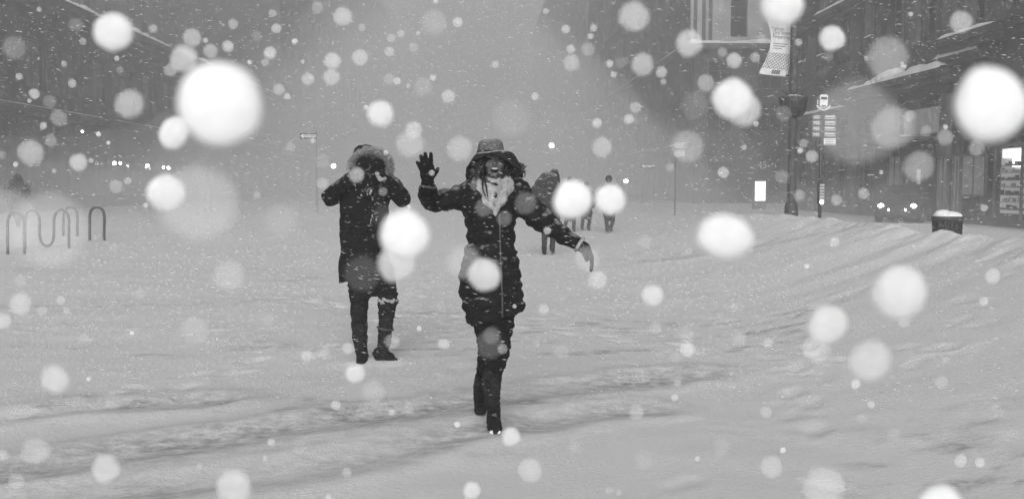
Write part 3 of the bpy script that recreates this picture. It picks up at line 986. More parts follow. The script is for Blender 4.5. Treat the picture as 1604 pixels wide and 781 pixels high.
# tall pole with sign panels, far right of the walkers
c = W(1058, 260, 46); base = gz(c.x, c.y)
r = thing('sign_pole', 'thin dark pole with two small sign panels, between the distant walkers and the lit panel', 'sign post', (c.x, c.y, base))
MB().tube([(c.x, c.y, base - .1), (c.x, c.y, W(1058, 215, 46).z)], .03, 10).build('pole', M['steel'], r, smooth=True)
MB().box(c.x - .06, c.x + .42, c.y - .06, c.y - .04, W(0, 245, 46).z, W(0, 236, 46).z).build('sign_panel', M['stone_pale'], r)
MB().box(c.x - .06, c.x + .38, c.y - .06, c.y - .04, W(0, 232, 46).z, W(0, 224, 46).z).build('sign_panel', M['stone_pale'], r)
# kiosk with pale panel on the left
c = W(325, 300, 52); base = gz(c.x, c.y)
r = thing('sign_pole', 'dim twin-post panel standing in the fog past the lone hoop bike rack', 'sign post', (c.x, c.y, base))
for dx in (-.14, .14): MB().tube([(c.x + dx, c.y, base - .1), (c.x + dx, c.y, W(325, 270, 52).z)], .045, 10).build('post', M['zinc'], r, smooth=True)
MB().box(c.x - .13, c.x + .13, c.y - .03, c.y + .03, .9, 1.75).build('sign_panel', M['stone_mid'], r)

# backlit poster box and house number
c = W(1191, 299.5, 58); k = 58 / FPX; base = gz(c.x, c.y)
r = thing('poster_box', 'brightly backlit poster box on the pavement, left of the lamp post with the bowl', 'poster box', (c.x, c.y, base))
m = MB(); wv = 9.5 * k
for s_ in (-1, 1): m.box(c.x + s_ * wv - .04 * (s_ > 0) , c.x + s_ * wv + .04 * (s_ < 0), c.y, c.y + .5, base - .1, c.z + 17.5 * k)
m.box(c.x - wv - .06, c.x + wv + .06, c.y - .04, c.y + .54, c.z + 17.6 * k, c.z + 20 * k)
m.box(c.x - wv + .04, c.x + wv - .04, c.y + .01, c.y + .45, base, c.z - 15.2 * k)
m.build('case', M['steel'], r)
MB().box(c.x - wv + .045, c.x + wv - .045, c.y + .03, c.y + .1, c.z - 15 * k, c.z + 15.5 * k).build('lit_poster', M['panel_lit'], r)
c = W(1194, 259, 73.5)
r = thing('number_sign', 'small pale street number sign above the lit poster box', 'sign', (c.x, c.y, c.z))
MB().box(c.x - .42, c.x + .42, c.y + .01, c.y + .05, c.z - .33, c.z + .33).build('sign_plate', M['steel'], r)
m = MB().tube([(c.x, c.y + .05, c.z), (c.x, 75.2, c.z)], .03, 8); m.build('bracket', M['iron'], r)
t = MB(); text_into(t, '45', .72, (c.x, c.y, c.z), (1, 0, 0), (0, 0, 1)); t.build('lettering', M['white'], r)

# lamps glowing in the storm
def glow_lamp(px, py, d, r, label, arm_dx=1.2):
    c = W(px, py, d); base = gz(c.x + arm_dx, c.y)
    t = thing('street_light', label, 'street light', (c.x + arm_dx, c.y, base), group='street lights glowing in the snowstorm')
    m = MB(); m.tube([(c.x + arm_dx, c.y, base - .1), (c.x + arm_dx, c.y, c.z + .35)], [.09, .05], 8)
    m.build('pole', M['steel'], t, smooth=True)
    m = MB(); m.tube(spline([(c.x + arm_dx, c.y, c.z + .3), (c.x + arm_dx * .5, c.y, c.z + .5), (c.x, c.y, c.z + r + .08)], 4), .035, 6)
    m.build('arm', M['steel'], t, smooth=True)
    m = MB(); m.ball(c, (r, r, r * .9), 12, 8); m.build('lamp', M['lamp'], t, smooth=True)
glow_lamp(864, 228, 110, .32, 'bright street light glowing above the distant walkers')
glow_lamp(522.5, 260, 70, .17, 'bright street light glowing beside the raised elbow of the parka wearer', -1.2)
glow_lamp(980.5, 283.5, 75, .17, 'low street light glowing beside the walker at the end of the row')
glow_lamp(2, 210, 60, .24, 'street light glowing at the picture edge above the bike racks', -1.0)

# cars with headlamps on
def make_car(name, label, lamp_px, ym, d, rz, group='cars driving with headlamps on'):
    """lamp_px: photo x of the middle between the headlamps"""
    c = W(lamp_px, ym, d)
    root = thing(name, label, 'car', (0, 0, 0), 0, group)
    # local: front at x = 0 facing -x, length 4.4, width 1.75
    def sec(x, zb, zt, hw): return (x, zb, zt, hw)
    secs = [(-.02, .35, .62, .62), (.12, .24, .78, .78), (.6, .2, .88, .86), (1.25, .2, .96, .88), (2.2, .2, .98, .88), (3.4, .2, .98, .88), (4.1, .24, .95, .84), (4.4, .35, .8, .7)]
    m = MB(); rows = []
    for x, zb, zt, hw in secs:
        rows.append([(x, -hw * .9, zb), (x, -hw, zb + .12), (x, -hw, zt - .16), (x, -hw * .86, zt - .02), (x, -hw * .4, zt + .02), (x, hw * .4, zt + .02), (x, hw * .86, zt - .02), (x, hw, zt - .16), (x, hw, zb + .12), (x, hw * .9, zb), (x, -hw * .9, zb)])
    m.grid(rows); m.add(rows[0][:-1], [tuple(range(10))]); m.add(rows[-1][:-1], [tuple(reversed(range(10)))])
    m.build('body', M['carbody'], root, smooth=True, local=True)
    m = MB(); rows = []
    for x, z, hw, zt in ((1.15, .95, .78, .97), (1.75, .95, .76, 1.36), (2.1, .95, .75, 1.43), (3.0, .95, .75, 1.43), (3.5, .95, .76, 1.34), (4.0, .95, .76, .98)):
        rows.append([(x, -hw, z), (x, -hw * .86, zt - .08), (x, -hw * .7, zt), (x, hw * .7, zt), (x, hw * .86, zt - .08), (x, hw, z)])
    m.grid(rows); m.build('cabin', M['glass'], root, smooth=True, local=True)
    MB().box(1.95, 3.1, -.56, .56, 1.436, 1.47).build('roof', M['carbody'], root, local=True)
    for x in (.85, 3.5):
        for s_ in (-1, 1):
            m = MB(); m.tube([(x, s_ * .68, .32), (x, s_ * .89, .32)], .32, 18)
            w_ = m.build('wheel', M['tyre'], root, local=True, smooth=False)
            MB().tube([(x, s_ * .892, .32), (x, s_ * .9, .32)], .19, 14).build('rim', M['steel'], w_, local=True)
    for s_ in (-1, 1):
        MB().ball((.03, s_ * .58, .66), (.06, .1, .075), 12, 8).build('headlight', M['headlamp'], root, local=True, smooth=True)
        MB().ball((.0, s_ * .3, .5), (.03, .05, .05), 10, 6).build('fog_lamp', M['headlamp'], root, local=True, smooth=True)
    MB().box(-.035, -.012, -.24, .24, .42, .6).build('grille', M['black'], root, local=True)
    root.rotation_euler = (0, 0, rz)
    root.location = (c.x, c.y, 0)
    return root
car = make_car('parked_car', 'dark car with bright double headlamps in front of the shop building', 1405, 326, 37.5, R(58))
car.location.z = gz(car.location.x, car.location.y) + .0
# small lamps on the front of the long low building
def wall_lamp(px, py, label, r=.10):
    ax_ = W(px, py, 1.0) - CAM
    t = (XL + .45) / ax_.x
    c = CAM + ax_ * t
    o = thing('wall_lamp', label, 'wall lamp', (XL, c.y, c.z), group='small lamps on the low building')
    MB().box(XL + .003, XL + .06, c.y - .12, c.y + .12, c.z - .05, c.z + .4).build('back_plate', M['iron'], o)
    MB().tube([(XL + .06, c.y, c.z + .28), (XL + .4, c.y, c.z + .34), (XL + .45, c.y, c.z + .09)], .022, 6).build('bracket', M['iron'], o)
    MB().ball(c, (r, r, r), 12, 8).build('lamp', M['lamp'], o, smooth=True)
wall_lamp(179, 255.5, 'brighter lamp of the close pair on the low building', .12)
wall_lamp(188.5, 255.5, 'dimmer lamp of the close pair on the low building', .09)
wall_lamp(231, 259, 'single lamp between the two pairs on the low building', .12)
wall_lamp(256, 262, 'small lamp just before the last one in the row on the low building', .10)
wall_lamp(264, 263, 'last small lamp in the row on the low building, nearest the arrow sign', .13)
wall_lamp(129, 206, 'tiny lamp higher than the others on the low building', .07)

# litter bin behind the bank
c = W(1484, 345, 14.5); k = 14.5 / FPX; base = 0.25; zt = W(0, 336, 14.5).z
r = thing('litter_bin', 'round dark slatted litter bin capped with snow, behind the snow bank', 'litter bin', (c.x, c.y, gz(c.x, c.y)))
g0 = gz(c.x, c.y); rt, rb_ = .205, .17
m = MB(); m.tube([(c.x, c.y, g0 - .05), (c.x, c.y, g0 + .05), (c.x, c.y, zt - .06)], [rb_ - .02, rb_ - .015, rt - .02], 24)
m.build('bin_body', M['iron'], r, smooth=True)
m = MB()
for k2 in range(26):
    a = 2 * math.pi * k2 / 26
    m.tube([(c.x + rb_ * math.cos(a), c.y + rb_ * math.sin(a), g0), (c.x + rt * math.cos(a), c.y + rt * math.sin(a), zt - .05)], [(.016, .005)] * 2, 6, side=(-math.sin(a), math.cos(a), 0))
m.build('slats', M['iron'], r)
m = MB()
m.tube([(c.x, c.y, zt - .09), (c.x, c.y, zt - .08), (c.x, c.y, zt - .03), (c.x, c.y, zt - .02)], [rt - .01, rt + .018, rt + .018, rt - .01], 26)
m.build('rim', M['steel'], r, smooth=True)
m = MB(); m.ball((c.x, c.y, zt - .02), (rt * .99, rt * .99, .075), 20, 8); m.ball((c.x - .07, c.y, zt - .0), (rt * .6, rt * .6, .075), 14, 8)
m.build('snow_cap', M['snow'], r, remesh=.015)

# bicycle racks
def rack(pts, d, label, rad=.03, name='bike_rack', bury=.35):
    P = [W(x, y, d) for x, y in pts]
    c0 = P[0]
    base = gz(c0.x, c0.y)
    r = thing(name, label, 'bike rack', (c0.x, c0.y, base), group='hoop bike racks standing in the snow')
    P = [Vector((P[0].x, P[0].y, P[0].z - bury))] + P + [Vector((P[-1].x, P[-1].y, P[-1].z - bury))]
    S = [Vector(p[:3]) for p in spline([tuple(p) for p in P], 7)]
    MB().tube(S, rad, 12).build('hoop', M['iron'], r, smooth=True)
    # snow that has caught on the tops of the bends
    return r
rack([(12, 386), (12, 365), (12, 348), (15, 338), (20, 334), (25, 332.8), (30, 334), (35, 338), (38, 348), (38, 365), (38, 386)], 21.0, 'hoop bike rack farthest from the walkers, at the outer end of the row')
rack([(39.5, 380), (39.5, 360), (40, 343), (43, 333), (50, 328), (57, 332), (61.5, 343), (62, 357), (62.5, 372), (67, 382), (74, 385), (80, 382), (84, 372), (84.5, 357), (85, 342), (89, 332), (96.5, 328.3), (104, 332), (108, 343), (108, 360), (108, 380)], 23.0, 'wave-shaped bike rack with two bends, in the middle of the row')
rack([(99.3, 366), (99.4, 350), (99.6, 340), (102, 329), (110.5, 323.8), (119, 329), (121.3, 340), (121.3, 350), (121.2, 366)], 28.0, 'thin hoop bike rack seen behind the wave-shaped one', .034)
rack([(140.5, 370), (140.5, 355), (140.8, 338), (144, 328), (152, 324.2), (160, 328), (163.3, 338), (163.3, 355), (163, 370)], 26.0, 'darkest hoop bike rack, standing alone nearest the walkers', .036)

# bush
c = W(27, 285, 34); base = gz(c.x, c.y)
r = thing('bush', 'dark clipped bush beyond the bike racks', 'bush', (c.x, c.y, base))
m = MB(); rr = random.Random(5)
for k in range(9): m.tube([(c.x, c.y, base - .1), (c.x + rr.uniform(-.25, .25), c.y + rr.uniform(-.2, .2), base + .8), (c.x + rr.uniform(-.4, .4), c.y + rr.uniform(-.3, .3), base + 1.5)], [.03, .018, .006], 6)
m.build('stem', M['iron'], r)
m = MB()
lobes = [(0.02, 1.25, .34, .5), (-.18, 1.15, .3, .4), (.02, 1.62, .15, .2), (.2, 1.1, .25, .4), (0, .75, .4, .4)]
for k in range(1500):
    dx, z0, rx, rz_ = rr.choice(lobes)
    v = Vector((rr.gauss(0, 1), rr.gauss(0, 1), rr.gauss(0, 1))).normalized() * rr.random() ** .4
    p = Vector((c.x + dx + v.x * rx, c.y + v.y * rx, base + z0 + v.z * rz_))
    a, b_ = Vector((rr.uniform(-1, 1), rr.uniform(-1, 1), rr.uniform(-1, 1))).normalized() * .05, Vector((rr.uniform(-1, 1), rr.uniform(-1, 1), rr.uniform(-1, 1))).normalized() * .03
    m.add([p - a, p + b_, p + a, p - b_], [(0, 1, 2, 3)])
m.build('foliage', M['bush'], r)
# ------------------------------------------------------------------ the walkers
def on_ground(px, py):
    p = G(px, py)
    for _ in range(6): p = G(px, py, gz(p.x, p.y))
    return p
def depth_of(p): return -(_rot.inverted() @ (p - CAM)).z

def fold_noise(o, amp, sc, seed=0, stretch=(1, 1, 1)):
    """push the surface in and out a little: creases"""
    me = o.data
    n = len(me.vertices)
    co = np.zeros(n * 3); me.vertices.foreach_get('co', co); co = co.reshape(-1, 3)
    no = np.zeros(n * 3); me.vertex_normals.foreach_get('vector', no); no = no.reshape(-1, 3)
    d = np.array([mnoise.fractal(Vector((c[0] * sc * stretch[0] + seed, c[1] * sc * stretch[1], c[2] * sc * stretch[2])), 1.0, 2.0, 3) for c in co])
    co += no * (d * amp)[:, None]
    me.vertices.foreach_set('co', co.ravel()); me.update()

def glove(mb, wrist, palm_dir, palm_side, fingers, thumb, palm_w=.044, palm_t=.018, palm_l=.095):
    """wrist: Vector; fingers: list of point lists (root..tip); thumb likewise"""
    w = Vector(wrist); d = Vector(palm_dir).normalized(); s_ = Vector(palm_side).normalized()
    limb(mb, [(w - d * .03, palm_w * .74, palm_t * 1.5), (w, palm_w * .70, palm_t * 1.4), (w + d * palm_l * .45, palm_w, palm_t * 1.2), (w + d * palm_l * .95, palm_w * .98, palm_t)], 4, 16, side=s_)
    for f in fingers: limb(mb, [(p, r) for p, r in f], 4, 10)
    limb(mb, [(p, r) for p, r in thumb], 4, 10)

# ---- woman waving, arms out, laughing
foot = on_ground(774, 677) - Vector((0, 0, .015))
D = depth_of(foot) + .08
wp = lambda x, y, o=0.0: W(x, y, D + o)
KW = D / FPX
def rows_to_limb(rows, w, k, b_of, o=0.0):
    return [(w((xl + xr) / 2, y, o), (xr - xl) / 2 * k, b) for (y, xl, xr), b in zip(rows, b_of)]
base = wp(772, 560); 
woman = thing('person', 'laughing person in wide-brimmed hat and long dark quilted coat, waving one gloved hand', 'person', (base.x, base.y, gz(base.x, base.y)))
# body: head, neck, trunk, arms and legs in one skin
m = MB()
hc = wp(774.5, 251)
m.ball(hc, (.073, .092, .104), 20, 14)
m.ball(hc + Vector((0, -.028, -.052)), (.052, .058, .055), 16, 10)      # jaw
m.ball(hc + Vector((0, -.078, -.098 + .012)), (.018, .016, .014), 10, 8)  # chin
m.ball(hc + Vector((0, -.102, -.018)), (.011, .016, .020), 10, 8)       # nose
m.ball(hc + Vector((0, -.090, .004)), (.007, .012, .03), 10, 8)
for s_ in (-1, 1):
    m.ball(hc + Vector((s_ * .040, -.066, -.026)), (.022, .022, .020), 10, 8)   # raised cheeks
    m.ball(hc + Vector((s_ * .032, -.083, .022)), (.022, .010, .008), 10, 6)   # brow
    m.ball(hc + Vector((s_ * .074, .005, -.005)), (.010, .018, .028), 10, 8)    # ear
limb(m, [(hc + Vector((0, .01, -.06)), .052), (wp(773, 290, .01), .056)], 4, 14)
limb(m, [(wp(770, 292, .01), .11, .08), (wp(769, 330), .125, .095), (wp(769, 375), .105, .085), (wp(768, 430), .15, .11), (wp(769, 480), .15, .11)], 4, 16, side=(1, 0, 0))
limb(m, [(wp(738, 302), .05), (wp(700, 312, .02), .045), (wp(676, 313, .05), .038), (wp(670, 297, -.12), .027), (wp(670, 284, -.16), .018), (wp(669, 268, -.168), .012)], 4, 12)
limb(m, [(wp(812, 308), .05), (wp(845, 342), .045), (wp(868, 360, -.03), .038), (wp(903, 380, -.07), .027), (wp(916, 390, -.08), .018), (wp(923, 400, -.08), .010)], 4, 12)
limb(m, [(wp(783, 485), .075), (wp(783, 520, -.02), .050), (wp(784, 552, -.04), .038), (wp(772, 600, -.02), .034), (foot + Vector((0, .17, .10)), .024), (foot + Vector((0, .10, .05)), .022)], 4, 12)
limb(m, [(wp(758, 485), .075), (wp(760, 520, .0), .050), (wp(762, 562, .03), .036), (wp(755, 600, .23), .032), (wp(752, 626, .36), .022), (wp(752, 634, .37), .02)], 4, 12)
m.build('body', M['skin'], woman, remesh=.0055, smooth_it=2)
# mouth, teeth, eyes
m = MB(); m.ball(hc + Vector((0, -.0905, -.058)), (.023, .012, .014), 14, 8); mo_ = m.build('mouth', M['dark'], woman, smooth=True)
m = MB(); m.ball(hc + Vector((0, -.0975, -.051)), (.019, .007, .0055), 12, 6); m.build('teeth', M['teeth'], mo_, smooth=True)
for s_ in (-1, 1):
    m = MB(); m.ball(hc + Vector((s_ * .031, -.083, .006)), (.014, .008, .0055), 12, 6)
    m.build('eye', M['dark'], woman, smooth=True)
    m = MB(); m.tube([hc + Vector((s_ * .014, -.095, .024)), hc + Vector((s_ * .032, -.093, .031)), hc + Vector((s_ * .052, -.078, .026))], .0035, 6)
    m.build('eyebrow', M['hair'], woman)
# coat
rows = [(282, 741, 803), (290, 729, 812), (300, 723, 817), (314, 722, 817), (332, 724, 814), (345, 728, 809), (358, 731, 806), (380, 731, 807), (400, 726, 810), (420, 721, 814.5), (442, 719.5, 815.5), (462, 722, 819), (482, 727, 822), (499, 735, 823.5)]
bs_ = [.10, .125, .14, .15, .15, .14, .132, .132, .14, .15, .155, .155, .155, .15]
m = MB()
limb(m, rows_to_limb(rows, wp, KW, bs_), 7, 36, puff=.013, puff_len=.075, side=(1, 0, 0), flat_end=True)
limb(m, [(wp(742, 302), .080), (wp(722, 309), .078), (wp(700, 313, .02), .064), (wp(677, 313, .05), .066), (wp(671, 306, -.03), .056), (wp(670.5, 297, -.12), .047)], 6, 20, puff=.011, puff_len=.07)
limb(m, [(wp(806, 303), .080), (wp(822, 319), .080), (wp(845, 341, -.01), .072), (wp(870, 360, -.03), .057), (wp(890, 373, -.05), .048), (wp(905, 381, -.07), .043)], 6, 20, puff=.011, puff_len=.07)
# padded hood lying on the shoulders
limb(m, [(wp(748, 300, -.09), .030), (wp(742, 284, -.03), .042), (wp(744, 268, .06), .045), (wp(774, 272, .13), .05), (wp(803, 278, .08), .042), (wp(812, 289, -.01), .038), (wp(806, 303, -.08), .028)], 7, 16)
limb(m, [(wp(806, 288, .02), .035), (wp(820, 290, .02), .030), (wp(828, 298, .0), .022)], 5, 12)
coat = m.build('coat', M['coat'], woman, remesh=.007, smooth_it=1)
fold_noise(coat, .010, 13, 2, (1, 1, 1.9))
# zip, with the snow-lined edge of the front flap
m = MB()
zp = [(782, 335), (783, 355), (783.5, 380), (784, 400), (785, 420), (786, 445), (787, 470), (787, 497)]
bz = np.interp([z for _, z in zp], [r_[0] for r_ in rows], bs_)
pts = [wp(x, y, -b_ * 1.0 - .006) for (x, y), b_ in zip(zp, bz)]
m.tube(pts, [(.0045, .004)] * len(pts), 8, side=(1, 0, 0)); m.build('zip', M['steel'], coat, smooth=True)
# snow-crusted cuff
m = MB(); c0, c1 = wp(905, 381, -.07), wp(915, 387.5, -.075); t_ = (c1 - c0).normalized()
a_ = t_.cross(Vector((0, 1, 0))).normalized(); b_ = t_.cross(a_)
cc = c0 + t_ * .012
m.tube([cc + a_ * .040 * math.cos(q) + b_ * .040 * math.sin(q) for q in np.linspace(0, 2 * math.pi, 20)], .011, 8)
cf = m.build('cuff', M['scarf'], coat, smooth=True)
m = MB(); c0 = wp(670, 293, -.15)
m.tube([c0 + Vector((.047 * math.cos(q), .042 * math.sin(q), .006 * math.sin(q * 2))) for q in np.linspace(0, 2 * math.pi, 20)], .0065, 8)
cf = m.build('cuff', M['steel'], coat, smooth=True)
# gloves
m = MB()
f = lambda *a: [(wp(x, y, -.17 + o), r) for x, y, o, r in a]
glove(m, wp(670, 286, -.16), wp(669.5, 262, -.17) - wp(670, 286, -.16), (1, 0, 0),
      [f((660.5, 266, 0, .0135), (657, 260, -.004, .0125), (653.8, 254.5, -.008, .0105)),
       f((664.5, 263, 0, .014), (661.5, 253, -.004, .0125), (659.2, 244.5, -.008, .0108)),
       f((669.3, 262, 0, .014), (667.6, 250, -.004, .013), (666.2, 240.8, -.008, .011)),
       f((674.8, 263, 0, .014), (675.2, 250, -.004, .0125), (675, 241, -.008, .011))],
      f((676, 277, -.005, .018), (681, 271.5, -.012, .016), (684.3, 267.3, -.015, .0135), (686, 264.8, -.016, .0115)), .044, .017, .085)
limb(m, [(wp(670, 297, -.14), .044, .038), (wp(670, 287, -.16), .040, .030)], 3, 16, side=(1, 0, 0))
gl = m.build('glove', M['glove'], woman, remesh=.0032, smooth_it=1)
m = MB()
g2 = lambda *a: [(wp(x, y, -.08 + o), r) for x, y, o, r in a]
limb(m, [(wp(908, 383, -.075), .034, .036), (wp(916, 389, -.08), .035, .034), (wp(922, 396, -.08), .022, .043), (wp(925.5, 404, -.08), .019, .044)], 5, 16, side=(1, 0, .4))
for i, (o, L, r_) in enumerate(((-.036, .85, .0115), (-.012, 1.0, .0125), (.013, .96, .0125), (.036, .8, .011))):
    limb(m, [(wp(925.4, 402, -.08 + o), r_ * 1.1), (wp(927.2, 402 + 10 * L, -.085 + o), r_), (wp(925.8, 402 + 21 * L, -.09 + o * .9), r_ * .85)], 4, 10)
limb(m, g2((915, 393, -.03, .017), (916.5, 400, -.05, .014), (919, 407, -.055, .0115)), 4, 10)
m.build('glove', M['glove'], woman, remesh=.0032, smooth_it=1)
# scarf
m = MB()
sc_ = lambda *a: [(wp(x, y, o), ra, rb) for x, y, o, ra, rb in a]
limb(m, sc_((748, 276, -.05, .020, .014), (753, 286, -.115, .030, .016), (762, 304, -.155, .036, .020), (771, 320, -.165, .030, .018), (776, 333, -.160, .012, .010)), 7, 14, side=(1, 0, .3))
limb(m, sc_((801, 285, -.05, .018, .014), (797, 294, -.12, .026, .016), (789, 306, -.155, .032, .018), (781, 320, -.17, .026, .018), (777, 333, -.162, .012, .010)), 7, 14, side=(1, 0, -.3))
limb(m, sc_((757, 289, -.08, .022, .028), (770, 297, -.135, .024, .034), (784, 297, -.135, .024, .034), (796, 289, -.09, .022, .028)), 6, 14)
limb(m, sc_((759, 280, -.06, .018, .02), (771, 285, -.10, .018, .024), (785, 285, -.10, .018, .024), (795, 280, -.06, .018, .02)), 6, 14)
limb(m, sc_((766, 306, -.17, .014, .010), (774, 318, -.182, .02, .012), (783, 314, -.178, .012, .010), (790, 303, -.165, .012, .01)), 6, 12)
scf = m.build('scarf', M['scarf'], woman, remesh=.0055, smooth_it=1)
fold_noise(scf, .012, 30, 7, (1.6, 1, .5))
# hair: wavy locks falling from under the brim, one bunch blown to the side
m = MB(); rr = random.Random(12)
for k in range(90):
    s_ = rr.choice((-1, -1, 1))
    x0 = hc.x + s_ * rr.uniform(.050, .080); y0 = hc.y + rr.uniform(-.075, .05); z0 = hc.z + rr.uniform(.0, .04)
    L = rr.uniform(.14, .25) if s_ < 0 else rr.uniform(.10, .22)
    pts = []; ph = rr.uniform(0, 6)
    for i in range(8):
        t = i / 7
        pts.append((x0 + s_ * (.022 * math.sin(t * 3.0)) + .011 * math.sin(ph + t * 9) + (.006 if s_ > 0 else -.004) * t * t, y0 - .06 * t + .013 * math.cos(ph + t * 8), z0 - L * t, rr.uniform(.008, .013) * (1 - .75 * t)))
    S = spline(pts, 3); m.tube([Vector(p[:3]) for p in S], [max(.0015, p[3]) for p in S], 6)
for k in range(26):                                   # blown lock
    a = Vector((hc.x + .075, hc.y - rr.uniform(.0, .05), hc.z - rr.uniform(-.02, .05)))
    e = wp(816 + rr.uniform(-3, 6), 262 + rr.uniform(-8, 10), -.04)
    mid = (a + e) / 2 + Vector((0, 0, rr.uniform(-.05, .0)))
    ex = e + Vector((rr.uniform(-.01, .02), 0, rr.uniform(-.03, .015)))
    S = spline([tuple(a) + (.007,), tuple(mid) + (.007,), tuple(e) + (.004,), tuple(ex) + (.0015,)], 5)
    m.tube([Vector(p[:3]) for p in S], [max(.0012, p[3]) for p in S], 5)
for k in range(2):                                   # strands across the scarf
    a = wp(757 + k * 1.2, 276, -.11); e = wp(766 + rr.uniform(-6, 6), 305 + rr.uniform(-6, 12), -.19)
    mid = (a + e) / 2 + Vector((rr.uniform(-.03, .03), -.02, 0))
    S = spline([tuple(a) + (.006,), tuple(mid) + (.005,), tuple(e) + (.0015,)], 6)
    m.tube([Vector(p[:3]) for p in S], [max(.0012, p[3]) for p in S], 5)
m.build('hair', M['hair'], woman, smooth=True)
# hat
hx = wp(768.5, 241)
HC = Vector((hx.x, hc.y + .004, hx.z)); RX, RY = .079, .098
m = MB(); rows_ = []
for j in range(13):
    t = j / 12
    z = .088 * math.sin(t * math.pi / 2) ** .9
    r_ = max(.001, math.cos(t * math.pi / 2) ** .48)
    if t > .8: z -= .006 * (t - .8) / .2               # slight dent on top
    rows_.append([HC + Vector((RX * r_ * math.cos(a) + .004 * t, RY * r_ * math.sin(a), z)) for a in np.linspace(0, 2 * math.pi, 37)])
m.grid(rows_)
hat = m.build('hat', M['felt'], woman, smooth=True, thick=.003)
fold_noise(hat, .004, 22, 5)
def brim_pt(a, t, dz=0.0):
    ca, sa = math.cos(a), math.sin(a)
    right = max(0, ca); left = max(0, -ca); front = max(0, -sa); back = max(0, sa)
    w = .030 + .075 * right + .036 * left + .055 * front + .075 * back
    droop = .115 * right ** 1.1 * t ** 3 + .085 * left ** 1.3 * t ** 1.6 + .10 * back * t ** 1.4 - .004 * front * math.sin(t * 3)
    lift = .014 * right * math.sin(min(1, t * 1.3) * math.pi)
    wave = .006 * math.sin(a * 5 + 1) * t
    return HC + Vector(((RX + w * t * (1 - .25 * left)) * ca, (RY + w * t) * sa, -droop + lift + wave + dz))
m = MB(); AA = np.linspace(0, 2 * math.pi, 61)
m.grid([[brim_pt(a, t) for a in AA] for t in np.linspace(0, 1, 11)])
br = m.build('brim', M['felt_under'], hat, smooth=True, thick=.005)
m = MB()
m.grid([[HC + Vector(((RX + .003) * math.cos(a) * q, (RY + .003) * math.sin(a) * q, z + .005 * max(0, -math.sin(a)))) for a in AA] for z, q in ((.001, 1.0), (.009, .998), (.014, .995))])
m.build('hat_band', M['dark'], hat, smooth=True, thick=.002)
m = MB(); m.grid([[brim_pt(a, t, .006) for a in np.linspace(math.pi * 1.22, math.pi * 1.8, 20)] for t in (.04, .22, .4)])
m.build('snow_rim', M['scarf'], hat, smooth=True, thick=.006)
# trousers
m = MB()
limb(m, [(wp(783, 480), .088), (wp(784, 505, -.01), .083), (wp(784.5, 528, -.03), .062), (wp(785, 550, -.05), .052), (wp(776, 575, -.03), .050), (wp(772, 592, -.02), .046)], 6, 20)
limb(m, [(wp(762, 480), .086), (wp(761, 505, .0), .080), (wp(763, 530, -.01), .062), (wp(762.5, 560, .0), .055), (wp(759, 585, .13), .050), (wp(757, 598, .22), .044)], 6, 20)
limb(m, [(wp(771, 470), .14, .11), (wp(771, 490), .135, .11)], 3, 20, side=(1, 0, 0))
tr = m.build('trousers', M['trouser'], woman, remesh=.007, smooth_it=1)
fold_noise(tr, .009, 20, 9, (1, 1, 2.2))
# boots
m = MB(); fz = foot.z
fA = foot + Vector((0, .15, 0))
limb(m, [(wp(771, 586, -.02), .056), (wp(770.5, 605, -.01), .055), (wp(771, 630, .0), .046), (Vector((foot.x, fA.y + .035, fz + .12)), .041), (Vector((foot.x, fA.y + .03, fz + .055)), .043)], 6, 20)
limb(m, [(Vector((foot.x, fA.y + .04, fz + .04)), .040, .040), (Vector((foot.x + .003, fA.y - .06, fz + .045)), .043, .036), (Vector((foot.x + .006, fA.y - .13, fz + .032)), .043, .026), (Vector((foot.x + .008, fA.y - .17, fz + .026)), .030, .02)], 6, 16, side=(1, 0, 0))
bo = m.build('boot', M['boot'], woman, remesh=.006, smooth_it=1); fold_noise(bo, .006, 26, 3, (1, 1, 2))
m = MB(); m.ball((foot.x + .006, fA.y - .172, fz + .024), (.036, .026, .013), 12, 8)
m.build('snow_cap', M['snow'], bo, smooth=True)
m = MB()
limb(m, [(wp(758, 588, .16), .053), (wp(754, 605, .25), .050), (wp(752, 624, .35), .040), (wp(752.5, 632, .38), .038)], 6, 18)
rf = on_ground(752, 648) - Vector((0, 0, .01))
an = wp(752.5, 632, .38)
limb(m, [(an + Vector((0, .02, 0)), .036), (an.lerp(rf, .5) + Vector((0, 0, .01)), .037, .030), (rf + Vector((0, -.01, .030)), .040, .024)], 6, 16, side=(1, 0, 0))
limb(m, [(an + Vector((-.01, .05, -.01)), .028), (an + Vector((-.01, .065, -.045)), .022)], 4, 12)
bo2 = m.build('boot', M['boot'], woman, remesh=.006, smooth_it=1); fold_noise(bo2, .005, 26, 4, (1, 1, 2))

# ---- hooded person in the parka, both hands held up before the face
foot2 = on_ground(566, 570) - Vector((0, 0, .015))
D2 = depth_of(foot2) + .06
mp_ = lambda x, y, o=0.0: W(x, y, D2 + o)
KM = D2 / FPX
base = mp_(585, 540)
man = thing('person', 'person in long dark fur-hooded parka shielding the bowed face with both gloved hands', 'person', (base.x, base.y, gz(base.x, base.y)))
hc = mp_(575, 254, -.03)
m = MB()
m.ball(hc, (.078, .098, .108), 20, 14)
m.ball(hc + Vector((.012, -.05, -.06)), (.055, .055, .05), 14, 10)
m.ball(hc + Vector((.012, -.105, -.035)), (.012, .016, .02), 10, 8)
for s_ in (-1, 1): m.ball(hc + Vector((.01 + s_ * .03, -.085, -.01)), (.02, .012, .009), 10, 6)
limb(m, [(hc + Vector((0, .02, -.06)), .055), (mp_(578, 285, .02), .062)], 4, 14)
limb(m, [(mp_(578, 288, .02), .14, .09), (mp_(573, 330), .15, .10), (mp_(570, 380), .14, .10), (mp_(572, 430), .15, .11)], 4, 16, side=(1, 0, 0))
